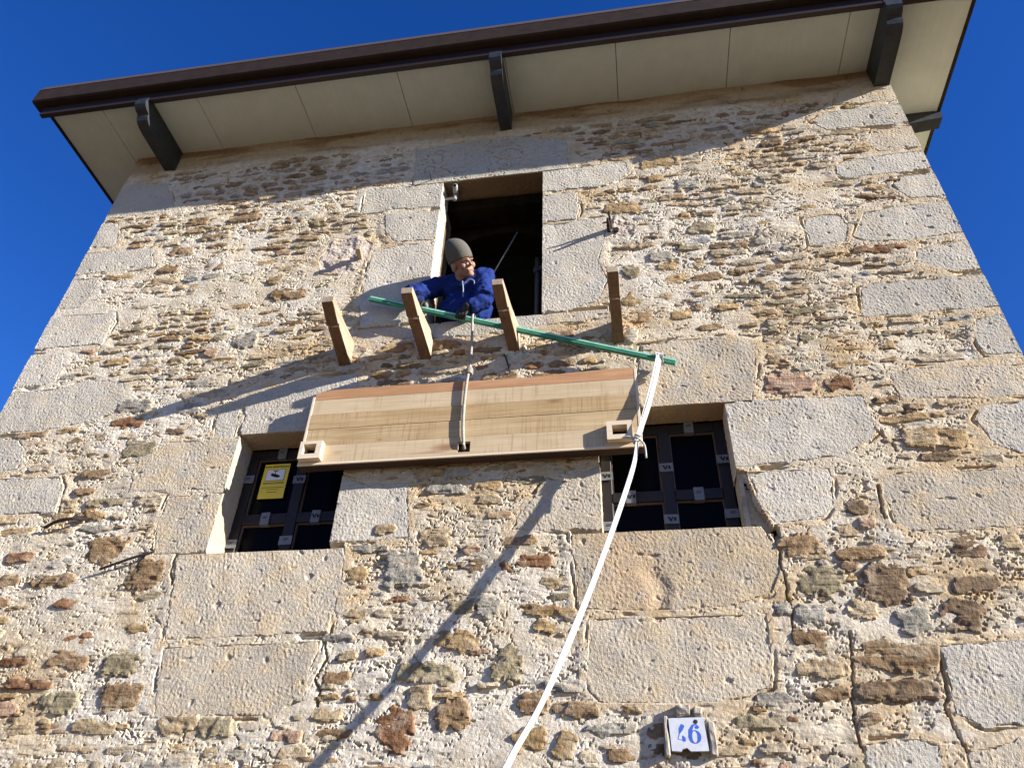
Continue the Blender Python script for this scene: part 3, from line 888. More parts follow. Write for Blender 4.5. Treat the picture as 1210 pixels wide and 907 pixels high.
stones = []      # x, z, w, h, colour, lift
for (x, z, w, h, c) in STONES:
    stones.append((x, z, w*1.08, h*1.08, c, 0.004+0.006*random.random(), True))
def clash(x, z, w, h, pad=0.0):
    for s in stones_manual:
        if abs(x-s[0]) < (w+s[2])/2*0.9+pad and abs(z-s[1]) < (h+s[3])/2*0.85+pad: return True
    return False
stones_manual = list(stones)
cols = ['cream']*18 + ['tan']*26 + ['ochre']*18 + ['brown']*19 + ['olive']*11 + ['grey']*9 + ['rust']*4 + ['dark']*7 + ['pink']*4 + ['slate']*2
z = 2.3
while z < 7.64:
    k = (z-2.3)/5.3
    rh = random.uniform(0.050, 0.10)*(1.2-0.3*k)
    x = XL + random.uniform(0, 0.1)
    while x < XR:
        w = rh*random.choice((1.4, 1.9, 2.4, 2.9, 3.5, 4.4))*random.uniform(0.85, 1.15)
        hh = rh*random.uniform(0.6, 1.05)
        cx = x+w/2; cz = z + rh/2 + 0.025*math.sin(x*1.3+z*5) + random.uniform(-0.012, 0.012)
        x += w + random.uniform(0.006, 0.028)
        if cx+w/2 > XR-0.02 or cx-w/2 < XL+0.02 or cz+hh/2 > 7.66: continue
        if in_open(cx, cz, w, hh): continue
        px_ = [cx, cx-w*0.45, cx+w*0.45, cx, cx]; pz_ = [cz, cz, cz, cz-hh*0.4, cz+hh*0.4]
        if sd_blocks(px_, pz_) > 0.006: continue
        if clash(cx, cz, w, hh): continue
        smv = float(smooth_mask(np.array([cx]), np.array([cz]))[0])
        if random.random() < smv*0.8+0.03: continue
        lift = random.uniform(-0.001, 0.008) - 0.007*smv + 0.001*k
        stones.append((cx, cz, w, hh, random.choice(cols), lift, False))
    z += rh + random.uniform(0.002, 0.014)

def stone_geo(i, x, z, w, h, c, lift, res=0.0085):
    W2, H2 = w*0.62, h*0.66
    nx = max(5, int(2*W2/res)); nz = max(4, int(2*H2/res))
    X, Zz = np.meshgrid(np.linspace(x-W2, x+W2, nx+1), np.linspace(z-H2, z+H2, nz+1))
    s = 500+i*3
    rot = random.uniform(-0.12, 0.12)
    u = (X-x) + 0.15*h*fbm(X*17+i, Zz*17, s, 3); v = (Zz-z) + 0.14*h*fbm(X*17, Zz*17+i, s+1, 3)
    u, v = u*math.cos(rot)+v*math.sin(rot), v*math.cos(rot)-u*math.sin(rot)
    pw = random.uniform(2.4, 4.5)
    d = (np.abs(2*u/w)**pw + np.abs(2*v/h)**pw)**(1/pw)
    hh = lift + 0.004*(1-np.clip(d, 0, 1)**3)
    # split-face planes: a few tilted facets
    tx, tz = random.uniform(-1, 1), random.uniform(-1, 1)
    hh = hh + 0.007*(tx*u/w*2 + tz*v/h*2)*0.6
    hh = hh + 0.0042*fbm(X*9, Zz*22, s+2, 3) + 0.0013*gn(X*50, Zz*75, s+3)
    lam = gn(X*5+i, Zz*60, s+4)
    hh = hh - 0.0025*sstep(0.25, 0.45, lam)
    hh = hh - 0.008*sstep(0.05, 0.5, fbm(X*8+i, Zz*12, s+9, 2) + 0.35*d - 0.25)
    hh = hh - 0.05*sstep(0.80, 1.14, d)
    keep = ((d[:-1, :-1]+d[1:, 1:])/2) < 1.16
    F, used = grid_faces(keep)
    base = np.array(PAL[c])*(1+0.15*random.uniform(-1, 1))
    b = fbm(X*9+i, Zz*16, s+5, 3)[..., None]
    C = base*(1+0.22*b)
    k = sstep(0.15, 0.6, fbm(X*7, Zz*9+i, s+6, 3))[..., None]*0.4
    C = C*(1-k) + np.array([0.45, 0.37, 0.265])*k
    q = sstep(0.2, 0.6, fbm(X*5+i, Zz*12, s+7, 2))[..., None]*0.5
    C = C*(1-q) + base*np.array([0.62, 0.55, 0.5])*q
    rim = (sstep(0.72, 1.0, d + 0.25*gn(X*30, Zz*40, s+10))*0.4)[..., None]
    C = C*(1-rim) + np.array([0.46, 0.38, 0.275])*rim
    return np.stack([X, D-hh, Zz], -1).reshape(-1, 3)[used], F, np.clip(C, 0.02, 0.8).reshape(-1, 3)[used]

def visible_score(s):
    x, z, w, h = s[:4]
    if z < 2.40: return 0
    dist = math.sqrt(x*x + 16 + (z-1.65)**2)
    return w*h/dist**2 * (1.6 if s[6] else 1.0) * (1.0 if s[5] > -0.002 else 0.5)
order = sorted(range(len(stones)), key=lambda i: -visible_score(stones[i]))
top = set(order[:298])
RV, RF, RC, rn = [], [], [], 0
for i, s in enumerate(stones):
    Vv, Ff, Cc = stone_geo(i, *s[:6])
    if len(Ff) == 0: continue
    if i in top:
        np_mesh('rubble_stone', Vv, Ff, M_rubble, wall, Cc)
    else:
        RV.append(Vv); RF.append(Ff+rn); RC.append(Cc); rn += len(Vv)
# chips and pinnings between the stones
cnt = 0
while cnt < 1300:
    x = random.uniform(XL+0.05, XR-0.05); z = random.uniform(2.3, 7.6)
    h = random.uniform(0.022, 0.042); w = h*random.uniform(1.5, 4.0)
    cnt += 1
    if in_open(x, z, w, h) or sd_blocks([x], [z]) > -0.015: continue
    if float(smooth_mask(np.array([x]), np.array([z]))[0]) > random.uniform(0.15, 0.6): continue
    Vv, Ff, Cc = stone_geo(5000+cnt, x, z, w, h, random.choice(cols), random.uniform(-0.002, 0.005), 0.0075)
    if len(Ff): RV.append(Vv); RF.append(Ff+rn); RC.append(Cc); rn += len(Vv)
o = np_mesh('small_rubble', np.concatenate(RV), np.concatenate(RF), M_rubble, wall, np.concatenate(RC))
o['kind'] = 'stuff'

# ---- side walls, back wall and floors of the house
def side_wall(name, x, y0, y1):
    ys_ = np.arange(y0, y1+0.01, 0.06); zz = np.arange(0, ZT+0.01, 0.06)
    Y, Zz = np.meshgrid(ys_, zz)
    hn = 0.012*fbm(Y*6, Zz*10, 77, 3)
    F, used = grid_faces(np.ones((len(zz)-1, len(ys_)-1), dtype=bool))
    C = mortar_col(Y, Zz, Y*0, Y*0-1).reshape(-1, 3)
    return np_mesh(name, np.stack([x+hn, Y, Zz], -1).reshape(-1, 3), F, M_mortar, house, C)
side_wall('side_wall', XL+0.015, 4.03, 9.5)
side_wall('side_wall', XR-0.015, 4.03, 9.5)
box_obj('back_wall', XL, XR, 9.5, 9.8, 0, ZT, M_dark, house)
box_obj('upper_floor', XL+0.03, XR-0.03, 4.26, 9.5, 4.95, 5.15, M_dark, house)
# inner leaf behind the front wall, pierced by the openings
bm = bmesh.new()
yA, yB = 4.05, 4.45
def leaf(x0, x1, z0, z1): box(bm, x0, x1, yA, yB, z0, z1)
leaf(XL+0.04, LW[0]-0.02, 0, 7.9)
leaf(LW[0]-0.02, LW[1]+0.02, 0, LW[2]-0.02)
leaf(LW[0]-0.02, UW[0]-0.02, LW[3]+0.03, 7.9)
leaf(LW[1]+0.02, RW[0]-0.02, 0, LW[3]+0.03)
leaf(UW[0]-0.02, UW[1]+0.02, LW[3]+0.031, UW[2]-0.03)
leaf(RW[0]-0.02, RW[1]+0.02, 0, RW[2]-0.03)
leaf(UW[1]+0.02, RW[1]+0.02, RW[3]+0.03, 7.9)
leaf(RW[1]+0.02, XR-0.04, 0, 7.9)
leaf(UW[0]-0.02, UW[1]+0.02, UW[3]+0.03, 7.9)
leaf(RW[0]-0.02, UW[1]+0.02, LW[3]+0.031, RW[3]+0.03) if False else None
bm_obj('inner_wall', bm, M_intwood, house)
# reveals: mortar-coloured linings just behind the stone returns
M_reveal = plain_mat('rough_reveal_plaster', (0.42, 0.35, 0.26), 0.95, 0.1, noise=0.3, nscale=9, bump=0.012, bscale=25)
M_oldreveal = plain_mat('dark_brown_reveal', (0.13, 0.09, 0.055), 0.95, 0.05, noise=0.45, nscale=7, bump=0.01, bscale=25)  # darker brown than the other reveals, lines the upper window
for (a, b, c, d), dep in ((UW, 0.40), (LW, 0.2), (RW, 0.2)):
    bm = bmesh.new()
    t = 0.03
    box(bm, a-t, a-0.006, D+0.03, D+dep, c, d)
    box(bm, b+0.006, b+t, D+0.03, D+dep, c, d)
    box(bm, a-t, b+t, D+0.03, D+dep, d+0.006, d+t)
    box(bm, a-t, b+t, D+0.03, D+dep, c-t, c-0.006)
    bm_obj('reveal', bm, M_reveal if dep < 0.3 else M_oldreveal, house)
# old timber lintel with a shallow arch behind the upper window
bm = bmesh.new()
pts = [(UW[0]-0.02, 7.2), (UW[0]-0.02, 6.58)]
for k in range(13):
    t = k/12
    pts.append((UW[0]+(UW[1]-UW[0])*t, 6.60+0.26*math.sin(math.pi*(0.12+0.76*t))))
pts += [(UW[1]+0.02, 6.68), (UW[1]+0.02, 7.2)]
prism(bm, pts, 'y', 4.47, 4.75)
bm_obj('inner_arch', bm, M_intwood, house)
bm = bmesh.new()
box(bm, UW[0]-0.02, UW[1]+0.02, 4.22, 4.44, 6.93, 7.055, None, 0.01)
bm_obj('timber_lintel', bm, M_intwood, house)

# ---- roof
roof = empty('roof', (0, 0, 0)); roof.parent = house
roof.location = (1.08, -4.0+3.42, ZT)
bpy.context.view_layer.update()
EX0, EX1, EY0, EY1 = -5.17, 3.03, 3.42, 10.3
joints = [-5.17, -4.655, -3.695, -2.735, -1.775, -0.80, 0.165, 1.125, 2.085, 3.03]
for a, b in zip(joints[:-1], joints[1:]):
    bm = bmesh.new()
    box(bm, a+0.003, b-0.003, EY0, EY1, ZT, ZT+0.07)
    # shallow ribs pressed into the sheet, along the fall
    nrib = max(2, int((b-a)/0.06))
    for k in range(1, nrib):
        xx = a+(b-a)*k/nrib
        box(bm, xx-0.0025, xx+0.0025, EY0+0.002, EY1-0.002, ZT-0.0012, ZT+0.01)
    bm_obj('soffit_panel', bm, M_soffit, roof)
bm = bmesh.new(); box(bm, EX0+0.01, EX1-0.01, EY0+0.01, EY1-0.01, ZT+0.02, ZT+0.085); bm_obj('roof_core', bm, M_trim, roof)
bm = bmesh.new()
box(bm, EX0-0.075, EX1+0.005, 3.375, 3.418, ZT-0.055, ZT+0.06)
bm_obj('drip_trim', bm, M_trim, roof)
bm = bmesh.new()
prism(bm, [(3.43, ZT+0.075), (3.43, ZT+0.26), (3.36, ZT+0.350), (3.335, ZT+0.350), (3.30, ZT+0.245), (3.30, ZT+0.075), (3.315, ZT+0.062), (3.42, ZT+0.062)], 'x', EX0-0.155, EX1+0.02)
bm_obj('box_gutter', bm, M_gutter, roof)
bm = bmesh.new()
prism(bm, [(3.297, ZT+0.248), (3.297, ZT+0.256), (3.336, ZT+0.365), (3.42, ZT+0.367), (3.42, ZT+0.357), (3.342, ZT+0.355)], 'x', EX0-0.16, EX1+0.025)
bm_obj('gutter_lip', bm, plain_mat('brown_lip_sheet', (0.055, 0.038, 0.03), 0.65, 0.4, noise=0.15), roof)
for xa, xb in ((EX0-0.018, EX0-0.002), (EX1+0.002, EX1+0.02)):
    bm = bmesh.new(); box(bm, xa, xb, 3.43, EY1, ZT-0.02, ZT+0.12); bm_obj('verge_trim', bm, M_gutter, roof)
bm = bmesh.new()
prism(bm, [(3.44, ZT+0.09), (10.3, ZT+0.09), (10.3, ZT+0.8), (3.44, ZT+0.25)], 'x', EX0, EX1)
bm_obj('roof_deck', bm, M_gutter, roof)

# ---- painted timber eave brackets
def bracket(x0, x1):
    prof = [(4.01, ZT-0.002), (4.01, 7.70), (3.60, 7.70), (3.55, 7.703), (3.50, 7.715), (3.468, 7.735), (3.45, 7.765), (3.452, 7.79), (3.44, 7.80),
            (3.41, 7.805), (3.385, 7.82), (3.365, 7.845), (3.36, 7.875), (3.36, 7.90), (3.372, 7.902), (3.372, ZT-0.002)]
    bm = bmesh.new(); prism(bm, prof, 'x', x0, x1)
    return bm_obj('eave_bracket', bm, M_bracket, house)
bracket(-4.235, -4.125)
bracket(-0.918, -0.812)
bracket(2.315, 2.44)
bm = bmesh.new()
prism(bm, [(XR-0.02, ZT-0.002), (XR-0.02, 7.76), (2.94, 7.84), (3.00, 7.845), (3.045, 7.855), (3.05, 7.875), (3.05, ZT-0.03), (2.99, ZT-0.002)], 'y', 4.485, 4.605)
bm_obj('eave_bracket', bm, M_bracket, house)

# ---- wall joists of the removed balcony
def joist(x, w, z0, zt, lean):
    """rises outwards and tapers to a thin end; a notch is sawn into its underside"""
    L = 0.455
    yf = D-L
    def lo(t): return z0 + (zt-z0)*t            # underside, t from the wall to the tip
    def Y(t): return D-L*t
    prof = [(D+0.06, z0-0.02), (D, z0), (Y(0.60), lo(0.60)), (Y(0.615), lo(0.615)+0.002), (Y(0.645), lo(0.645)+0.024), (Y(0.66), lo(0.66)-0.002), (Y(0.985), lo(0.985)-0.002), (yf, zt+0.003),
            (yf, zt+0.052), (Y(0.985), zt+0.060), (Y(0.5), lo(0.5)+0.120), (D, z0+0.195), (D+0.06, z0+0.195)]
    bm = bmesh.new()
    prism(bm, prof, 'x', x-w/2, x+w/2)
    bmesh.ops.bevel(bm, geom=[e for e in bm.edges if abs(e.verts[0].co.x-e.verts[1].co.x) < 1e-5], offset=0.0025, segments=1, affect='EDGES')
    for v in bm.verts:
        v.co.x += lean*(D-v.co.y)/L + 0.003*math.sin(v.co.y*40+v.co.z*33)
        v.co.z += 0.003*math.sin(v.co.y*23+x*9)
    o = bm_obj('timber_joist', bm, M_beam, house)
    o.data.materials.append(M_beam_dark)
    for p in o.data.polygons:          # the underside's shade is put into its colour; cheeks and end stay pale
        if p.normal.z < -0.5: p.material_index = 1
    return o
joist(-1.945, 0.084, 5.055, 5.245, -0.010)
joist(-1.345, 0.080, 5.06, 5.262, -0.048)
joist(-0.712, 0.076, 5.06, 5.268, -0.054)
joist(0.010, 0.074, 5.072, 5.290, -0.006)
# cement packed round their feet
for (cx, cz, w, h) in ((-1.86, 5.02, 0.16, 0.07), (-1.80, 5.10, 0.10, 0.12), (-1.27, 5.04, 0.10, 0.06), (-0.63, 5.06, 0.05, 0.16), (0.10, 5.12, 0.09, 0.14), (-1.95, 5.0, 0.12, 0.05)):
    Vv, Ff, Cc = stone_geo(9000+int(cx*100), cx, cz, w, h, 'grey', 0.014)
    np_mesh('cement_packing', Vv, Ff, M_cement, house, Cc*1.25)

# ---- iron stubs and rods in the wall
bm = bmesh.new()
tube(bm, [(0.0, 4.03, 6.205), (-0.002, 3.93, 6.215), (-0.006, 3.865, 6.20)], [0.016, 0.015, 0.009], 6)
tube(bm, [(0.018, 4.03, 6.235), (0.012, 3.93, 6.24), (0.008, 3.845, 6.262)], [0.014, 0.012, 0.006], 6)
bm_obj('iron_stub', bm, M_iron, house)
bm = bmesh.new(); tube(bm, [(0.055, 4.02, 6.20), (0.055, 3.975, 6.20)], [0.02, 0.022], 8); bm_obj('iron_stub', bm, M_iron, house)
bm = bmesh.new(); box(bm, -2.022, -1.982, 3.885, 4.03, 6.155, 6.20, Matrix.Rotation(R_(8), 4, 'Z'), 0.004); bm_obj('wooden_peg', bm, M_beam, house)
bm = bmesh.new(); tube(bm, spline([(-3.26, 3.972, 3.53), (-3.05, 3.955, 3.59), (-2.93, 3.96, 3.625), (-2.97, 3.985, 3.66)], 5), 0.008, 6); bm_obj('iron_rod', bm, M_iron, house)
bm = bmesh.new(); tube(bm, spline([(-3.78, 3.975, 3.84), (-3.68, 3.955, 3.875), (-3.58, 3.955, 3.885), (-3.52, 3.985, 3.89)], 5), 0.011, 6); bm_obj('iron_rod', bm, M_iron, house)
bm = bmesh.new(); tube(bm, [(-1.16, 4.0, 7.10), (-1.16, 3.93, 7.115)], [0.007, 0.006], 6); bm_obj('iron_rod', bm, M_iron, house) if False else bm.free()
bm = bmesh.new(); tube(bm, [(-1.50, 4.01, 7.085), (-1.502, 3.94, 7.10), (-1.502, 3.935, 7.13)], [0.006, 0.006, 0.005], 6); bm_obj('iron_rod', bm, M_iron, house)
bm = bmesh.new(); tube(bm, spline([(-0.78, 3.99, 5.03), (-0.76, 3.955, 4.97), (-0.74, 3.97, 4.90), (-0.73, 3.985, 4.86)], 5), 0.007, 6); bm_obj('iron_rod', bm, M_iron, house)

# ---- lower windows
def window(op, tapes, sign_side=False, label=None):
    a, b, c, d = op
    y = 4.20
    w = empty('window', (0, 0, 0))
    w.parent = house
    w.location = ((a+b)/2+1.08, y-4.0, c)
    w['label'] = label
    bpy.context.view_layer.update()
    bm = bmesh.new(); box(bm, a-0.01, b+0.01, y+0.035, y+0.042, c-0.01, d+0.02); bm_obj('pane', bm, M_glass, w) if False else bm.free()
    fwid = 0.068; xm = (a+b)/2+0.01; zm = c+0.335; mw = 0.036
    bm = bmesh.new()
    z1 = d-0.012
    box(bm, a+0.002, a+fwid, y, y+0.06, c-0.01, z1, None, 0.004)
    box(bm, b-fwid, b-0.002, y, y+0.06, c-0.01, z1, None, 0.004)
    box(bm, a+fwid, b-fwid, y+0.002, y+0.058, z1-fwid, z1-0.001, None, 0.004)
    box(bm, a+fwid, b-fwid, y+0.002, y+0.058, c-0.009, c+0.03, None, 0.004)
    bm_obj('frame', bm, M_frame, w)
    bm = bmesh.new(); box(bm, xm-mw, xm+mw, y-0.006, y+0.054, c+0.03, z1-fwid, None, 0.004); bm_obj('mullion', bm, M_frame, w)
    for q0, q1 in ((a+fwid, xm-mw), (xm+mw, b-fwid)):
        bm = bmesh.new(); box(bm, q0, q1, y-0.003, y+0.052, zm-0.034, zm+0.034, None, 0.004); bm_obj('transom', bm, M_frame, w)
    for q0, q1 in ((a+fwid, xm-mw), (xm+mw, b-fwid)):
        for r0, r1 in ((c+0.03, zm-0.034), (zm+0.034, z1-fwid)):
            bm = bmesh.new(); box(bm, q0, q1, y+0.034, y+0.040, r0, r1); bm_obj('pane', bm, M_glass, w)
            bm = bmesh.new(); k = 0.010
            box(bm, q0+0.001, q0+k, y+0.016, y+0.033, r0+0.001, r1-0.001)
            box(bm, q1-k, q1-0.001, y+0.016, y+0.033, r0+0.001, r1-0.001)
            box(bm, q0+k, q1-k, y+0.016, y+0.033, r1-k, r1-0.001)
            box(bm, q0+k, q1-k, y+0.016, y+0.033, r0+0.001, r0+k)
            bm_obj('glazing_bead', bm, M_bead, w)
    for (tx, tz, vert, mark) in tapes:
        bm = bmesh.new()
        hw, hh = (0.042, 0.030) if vert else (0.030, 0.042)
        box(bm, tx-hw, tx+hw, y-0.0115, y-0.0085, tz-hh, tz+hh, Matrix.Rotation(R_(random.uniform(-3, 3)), 4, 'Y'))
        if vert: box(bm, tx-hw-0.003, tx-hw, y-0.0115, y+0.03, tz-hh, tz+hh)
        else: box(bm, tx-hw, tx+hw, y-0.0115, y+0.03, tz-hh-0.003, tz-hh)
        tp = bm_obj('tape', bm, M_tape, w)
        bm = bmesh.new()
        yy0, yy1 = y-0.0135, y-0.0120
        if mark:
            prism(bm, [(tx-0.026, tz+0.014), (tx-0.014, tz+0.014), (tx-0.006, tz-0.004), (tx+0.002, tz+0.014), (tx+0.010, tz+0.014), (tx-0.003, tz-0.016), (tx-0.009, tz-0.016)], 'y', yy0, yy1)
            prism(bm, [(tx+0.012, tz+0.010), (tx+0.026, tz+0.010), (tx+0.026, tz-0.012), (tx+0.012, tz-0.012)], 'y', yy0, yy1)
        else:
            prism(bm, [(tx-0.016, tz+0.012), (tx+0.016, tz+0.012), (tx+0.016, tz+0.009), (tx-0.016, tz+0.009)], 'y', yy0, yy1)
            prism(bm, [(tx-0.016, tz+0.003), (tx+0.012, tz+0.003), (tx+0.012, tz+0.0), (tx-0.016, tz+0.0)], 'y', yy0, yy1)
        bm_obj('tape_print', bm, M_ink, w)
    return w
xm = (LW[0]+LW[1])/2+0.01; zm = LW[2]+0.335
window(LW, [(LW[0]+0.034, LW[2]+0.64, True, False), (LW[0]+0.034, LW[2]+0.16, True, False), (-2.36, LW[3]-0.045, False, False), (xm, LW[2]+0.62, True, True),
            (-2.37, zm, False, False), (-2.02, zm, False, True), (xm, LW[2]+0.17, True, False)], label='lower left window with a yellow sign on its pane')
xm = (RW[0]+RW[1])/2+0.01; zm = RW[2]+0.335
window(RW, [(RW[0]+0.034, RW[2]+0.49, True, True), (RW[0]+0.034, RW[2]+0.14, True, False), (xm, RW[2]+0.53, True, True), (xm, RW[2]+0.17, True, True),
            (0.02, zm, False, True), (0.43, zm, False, False), (RW[1]-0.034, RW[2]+0.57, True, True), (RW[1]-0.034, RW[2]+0.19, True, False), (0.42, RW[3]-0.045, False, False)], label='lower right window with silver tape on its frame')

# ------------------------------------------------------------------ video surveillance sign on the left window
def strokes(bm, pts, wid, y0, y1):
    for (a, b) in zip(pts[:-1], pts[1:]):
        a, b = Vector(a), Vector(b); d = (b-a).normalized(); nrm = Vector((-d.y, d.x))*wid/2
        prism(bm, [tuple(a+nrm), tuple(b+nrm), tuple(b-nrm), tuple(a-nrm)], 'y', y0, y1)
def text_mesh(name, body, size, loc, mat, parent, bold=0.0):
    cu = bpy.data.curves.new(name, 'FONT'); cu.body = body; cu.size = size; cu.align_x = 'CENTER'; cu.extrude = 0.0004; cu.offset = bold
    ob = bpy.data.objects.new(name, cu); col.objects.link(ob)
    dg = bpy.context.evaluated_depsgraph_get()
    me = bpy.data.meshes.new_from_object(ob.evaluated_get(dg))
    bpy.data.objects.remove(ob)
    me.transform(Matrix.Translation(loc) @ Matrix.Rotation(R_(90), 4, 'X'))
    me.materials.clear()
    return add_obj(name, me, mat, parent)
sx, sz, sy = -2.385, 4.245, 4.213
sg = empty('warning_sign', (sx, sy, sz-0.135), 'yellow video surveillance notice with a camera pictogram stuck inside the left window', 'sign')
box_obj('sign_sheet', sx-0.092, sx+0.092, sy-0.001, sy+0.002, sz-0.135, sz+0.135, M_yellow, sg)
box_obj('picture_border', sx-0.068, sx+0.068, sy-0.0022, sy-0.0012, sz+0.002, sz+0.092, M_ink, sg)
box_obj('picture_panel', sx-0.065, sx+0.065, sy-0.0034, sy-0.0024, sz+0.005, sz+0.089, M_white, sg)
bm = bmesh.new(); y0, y1 = sy-0.0048, sy-0.0036
prism(bm, [(sx-0.034, sz+0.052), (sx-0.026, sz+0.062), (sx+0.020, sz+0.048), (sx+0.030, sz+0.036), (sx+0.012, sz+0.026), (sx-0.030, sz+0.040)], 'y', y0, y1)
prism(bm, [(sx+0.016, sz+0.044), (sx+0.034, sz+0.040), (sx+0.034, sz+0.028), (sx+0.014, sz+0.026)], 'y', y0-0.0004, y1-0.0002)
strokes(bm, [(sx-0.004, sz+0.058), (sx-0.002, sz+0.078)], 0.006, y0, y1)
strokes(bm, [(sx-0.020, sz+0.079), (sx+0.018, sz+0.079)], 0.005, y0-0.0003, y1)
bm_obj('camera_pictogram', bm, M_ink, sg)
text_mesh('sign_heading', 'ZONA VIDEOVIGILADA', 0.0165, Vector((sx, sy-0.002, sz+0.108)), M_ink, sg, 0.0003)
bm = bmesh.new()
for zz, hw in ((-0.012, 0.078), (-0.020, 0.074), (-0.050, 0.078), (-0.066, 0.040), (-0.086, 0.036)):
    strokes(bm, [(sx-hw, sz+zz), (sx+hw, sz+zz)], 0.0028, sy-0.0022, sy-0.0012)
bm_obj('text_rule', bm, M_ink, sg)

# ------------------------------------------------------------------ house number
px, pz = 0.207, 2.563
np_ = empty('house_number_plate', (px, 3.97, pz-0.075), 'chipped white tile with blue number 46 set low in the wall', 'house number')
# tile with a chipped lower edge
tile = [(px-0.088, pz+0.072), (px+0.078, pz+0.076), (px+0.088, pz-0.074), (px+0.004, pz-0.075), (px-0.012, pz-0.060), (px-0.034, pz-0.066), (px-0.040, pz-0.076), (px-0.084, pz-0.073)]
bm = bmesh.new(); prism(bm, tile, 'y', 3.966, 3.99); bm_obj('tile', bm, M_plate, np_)
bk = [0]
def brush(bm, pts, wid):
    n = len(pts)
    L, Rr = [], []
    for i in range(n):
        d = (Vector(pts[min(i+1, n-1)])-Vector(pts[max(i-1, 0)])).normalized(); nn = Vector((-d.y, d.x))*wid[i]/2
        L.append(tuple(Vector(pts[i])+nn)); Rr.append(tuple(Vector(pts[i])-nn))
    for i in range(n-1):
        bk[0] += 1; prism(bm, [L[i], L[i+1], Rr[i+1], Rr[i]], 'y', 3.9655-0.00002*bk[0], 3.968)
bm = bmesh.new()
brush(bm, [(px-0.022, pz+0.042), (px-0.034, pz+0.022), (px-0.042, pz+0.002)], [0.018, 0.020, 0.004])
brush(bm, [(px-0.042, pz+0.002), (px-0.050, pz-0.022), (px-0.030, pz-0.026)], [0.004, 0.003, 0.003])
brush(bm, [(px-0.028, pz-0.006), (px-0.022, pz-0.018), (px-0.022, pz-0.032)], [0.004, 0.016, 0.014])
bm_obj('digit', bm, M_blue_ink, np_)
bm = bmesh.new()
c6 = (px+0.030, pz-0.012)
ring = []
wd = []
for k in range(25):
    a = 2*math.pi*k/24
    ring.append((c6[0]+0.021*math.cos(a), c6[1]+0.028*math.sin(a))); wd.append(0.003+0.013*abs(math.cos(a))**1.5)
brush(bm, ring, wd)
brush(bm, [(c6[0]-0.021, c6[1]), (c6[0]-0.018, c6[1]+0.030), (c6[0]-0.004, c6[1]+0.052), (c6[0]+0.014, c6[1]+0.056)], [0.016, 0.016, 0.009, 0.004])
brush(bm, [(c6[0]+0.006, c6[1]+0.040), (c6[0]+0.014, c6[1]+0.045), (c6[0]+0.022, c6[1]+0.040)], [0.010, 0.016, 0.010])
bm_obj('digit', bm, M_blue_ink, np_)
bm = bmesh.new(); ellipsoid(bm, (px+0.040, 3.966, pz+0.056), (0.011, 0.003, 0.010), None, 10); bm_obj('nail_hole', bm, M_iron, np_)
M_surround = plain_mat('pale_surround_stone', (0.31, 0.275, 0.235), 0.9, 0.1, noise=0.25, nscale=30, bump=0.006, bscale=60)
for (x0, x1, z0, z1) in ((px-0.115, px-0.094, pz-0.10, pz+0.085), (px+0.096, px+0.128, pz-0.095, pz+0.06), (px-0.05, px+0.02, pz+0.084, pz+0.135), (px+0.034, px+0.075, pz+0.086, pz+0.125)):
    bm = bmesh.new(); box(bm, x0, x1, 3.962, 4.03, z0, z1, None, 0.006)
    bmesh.ops.subdivide_edges(bm, edges=bm.edges[:], cuts=3, use_grid_fill=True)
    for v in bm.verts: v.co += Vector((mnoise.noise(v.co*30), mnoise.noise(v.co*33+Vector((5, 0, 0))), mnoise.noise(v.co*31+Vector((0, 7, 0)))))*0.007
    bm_obj('surround_piece', bm, M_surround, np_)

# ------------------------------------------------------------------ the hoisted timber box
BX0, BX1, BZ0, BZ1, BYF, BYB = -2.075, 0.112, 4.150, 4.755, 3.895, 3.975
bx = empty('wooden_box', ((BX0+BX1)/2, BYB, BZ0), 'long pale oak plank box hanging on a rope across the wall between the lower windows', 'wooden box')
def plank(x0, x1, z0, z1, mat, hole=None, yoff=0.0, name='plank', holes=()):
    bm = bmesh.new()
    y0, y1 = BYF+yoff, BYF+0.026
    xs_ = [x0]
    segs = []
    cur = x0
    for (h0, h1, q0, q1) in sorted(holes):
        segs.append((cur, h0, z0, z1)); segs.append((h0, h1, z0, q0)); segs.append((h0, h1, q1, z1)); cur = h1
    segs.append((cur, x1, z0, z1))
    for (a, b, c, d) in segs:
        if b-a > 1e-4 and d-c > 1e-4: box(bm, a, b, y0, y1, c, d)
    bmesh.ops.remove_doubles(bm, verts=bm.verts, dist=0.0002)
    return bm_obj(name, bm, mat, bx)
e = 0.019
holes = [(-2.035, -1.955, 4.215, 4.283), (-1.030, -0.950, 4.185, 4.262), (-0.062, 0.022, 4.222, 4.285)]
plank(BX0+e, BX1-e, BZ0+e, 4.297, M_plank_pale, holes=holes)
plank(BX0+e, BX1-e, 4.299, 4.428, M_plank, yoff=0.0012)
plank(BX0+e, BX1-e, 4.430, 4.547, M_plank_tan, yoff=-0.001)
plank(BX0+e, BX1-e, 4.549, 4.669, M_plank_pale, yoff=0.0012)
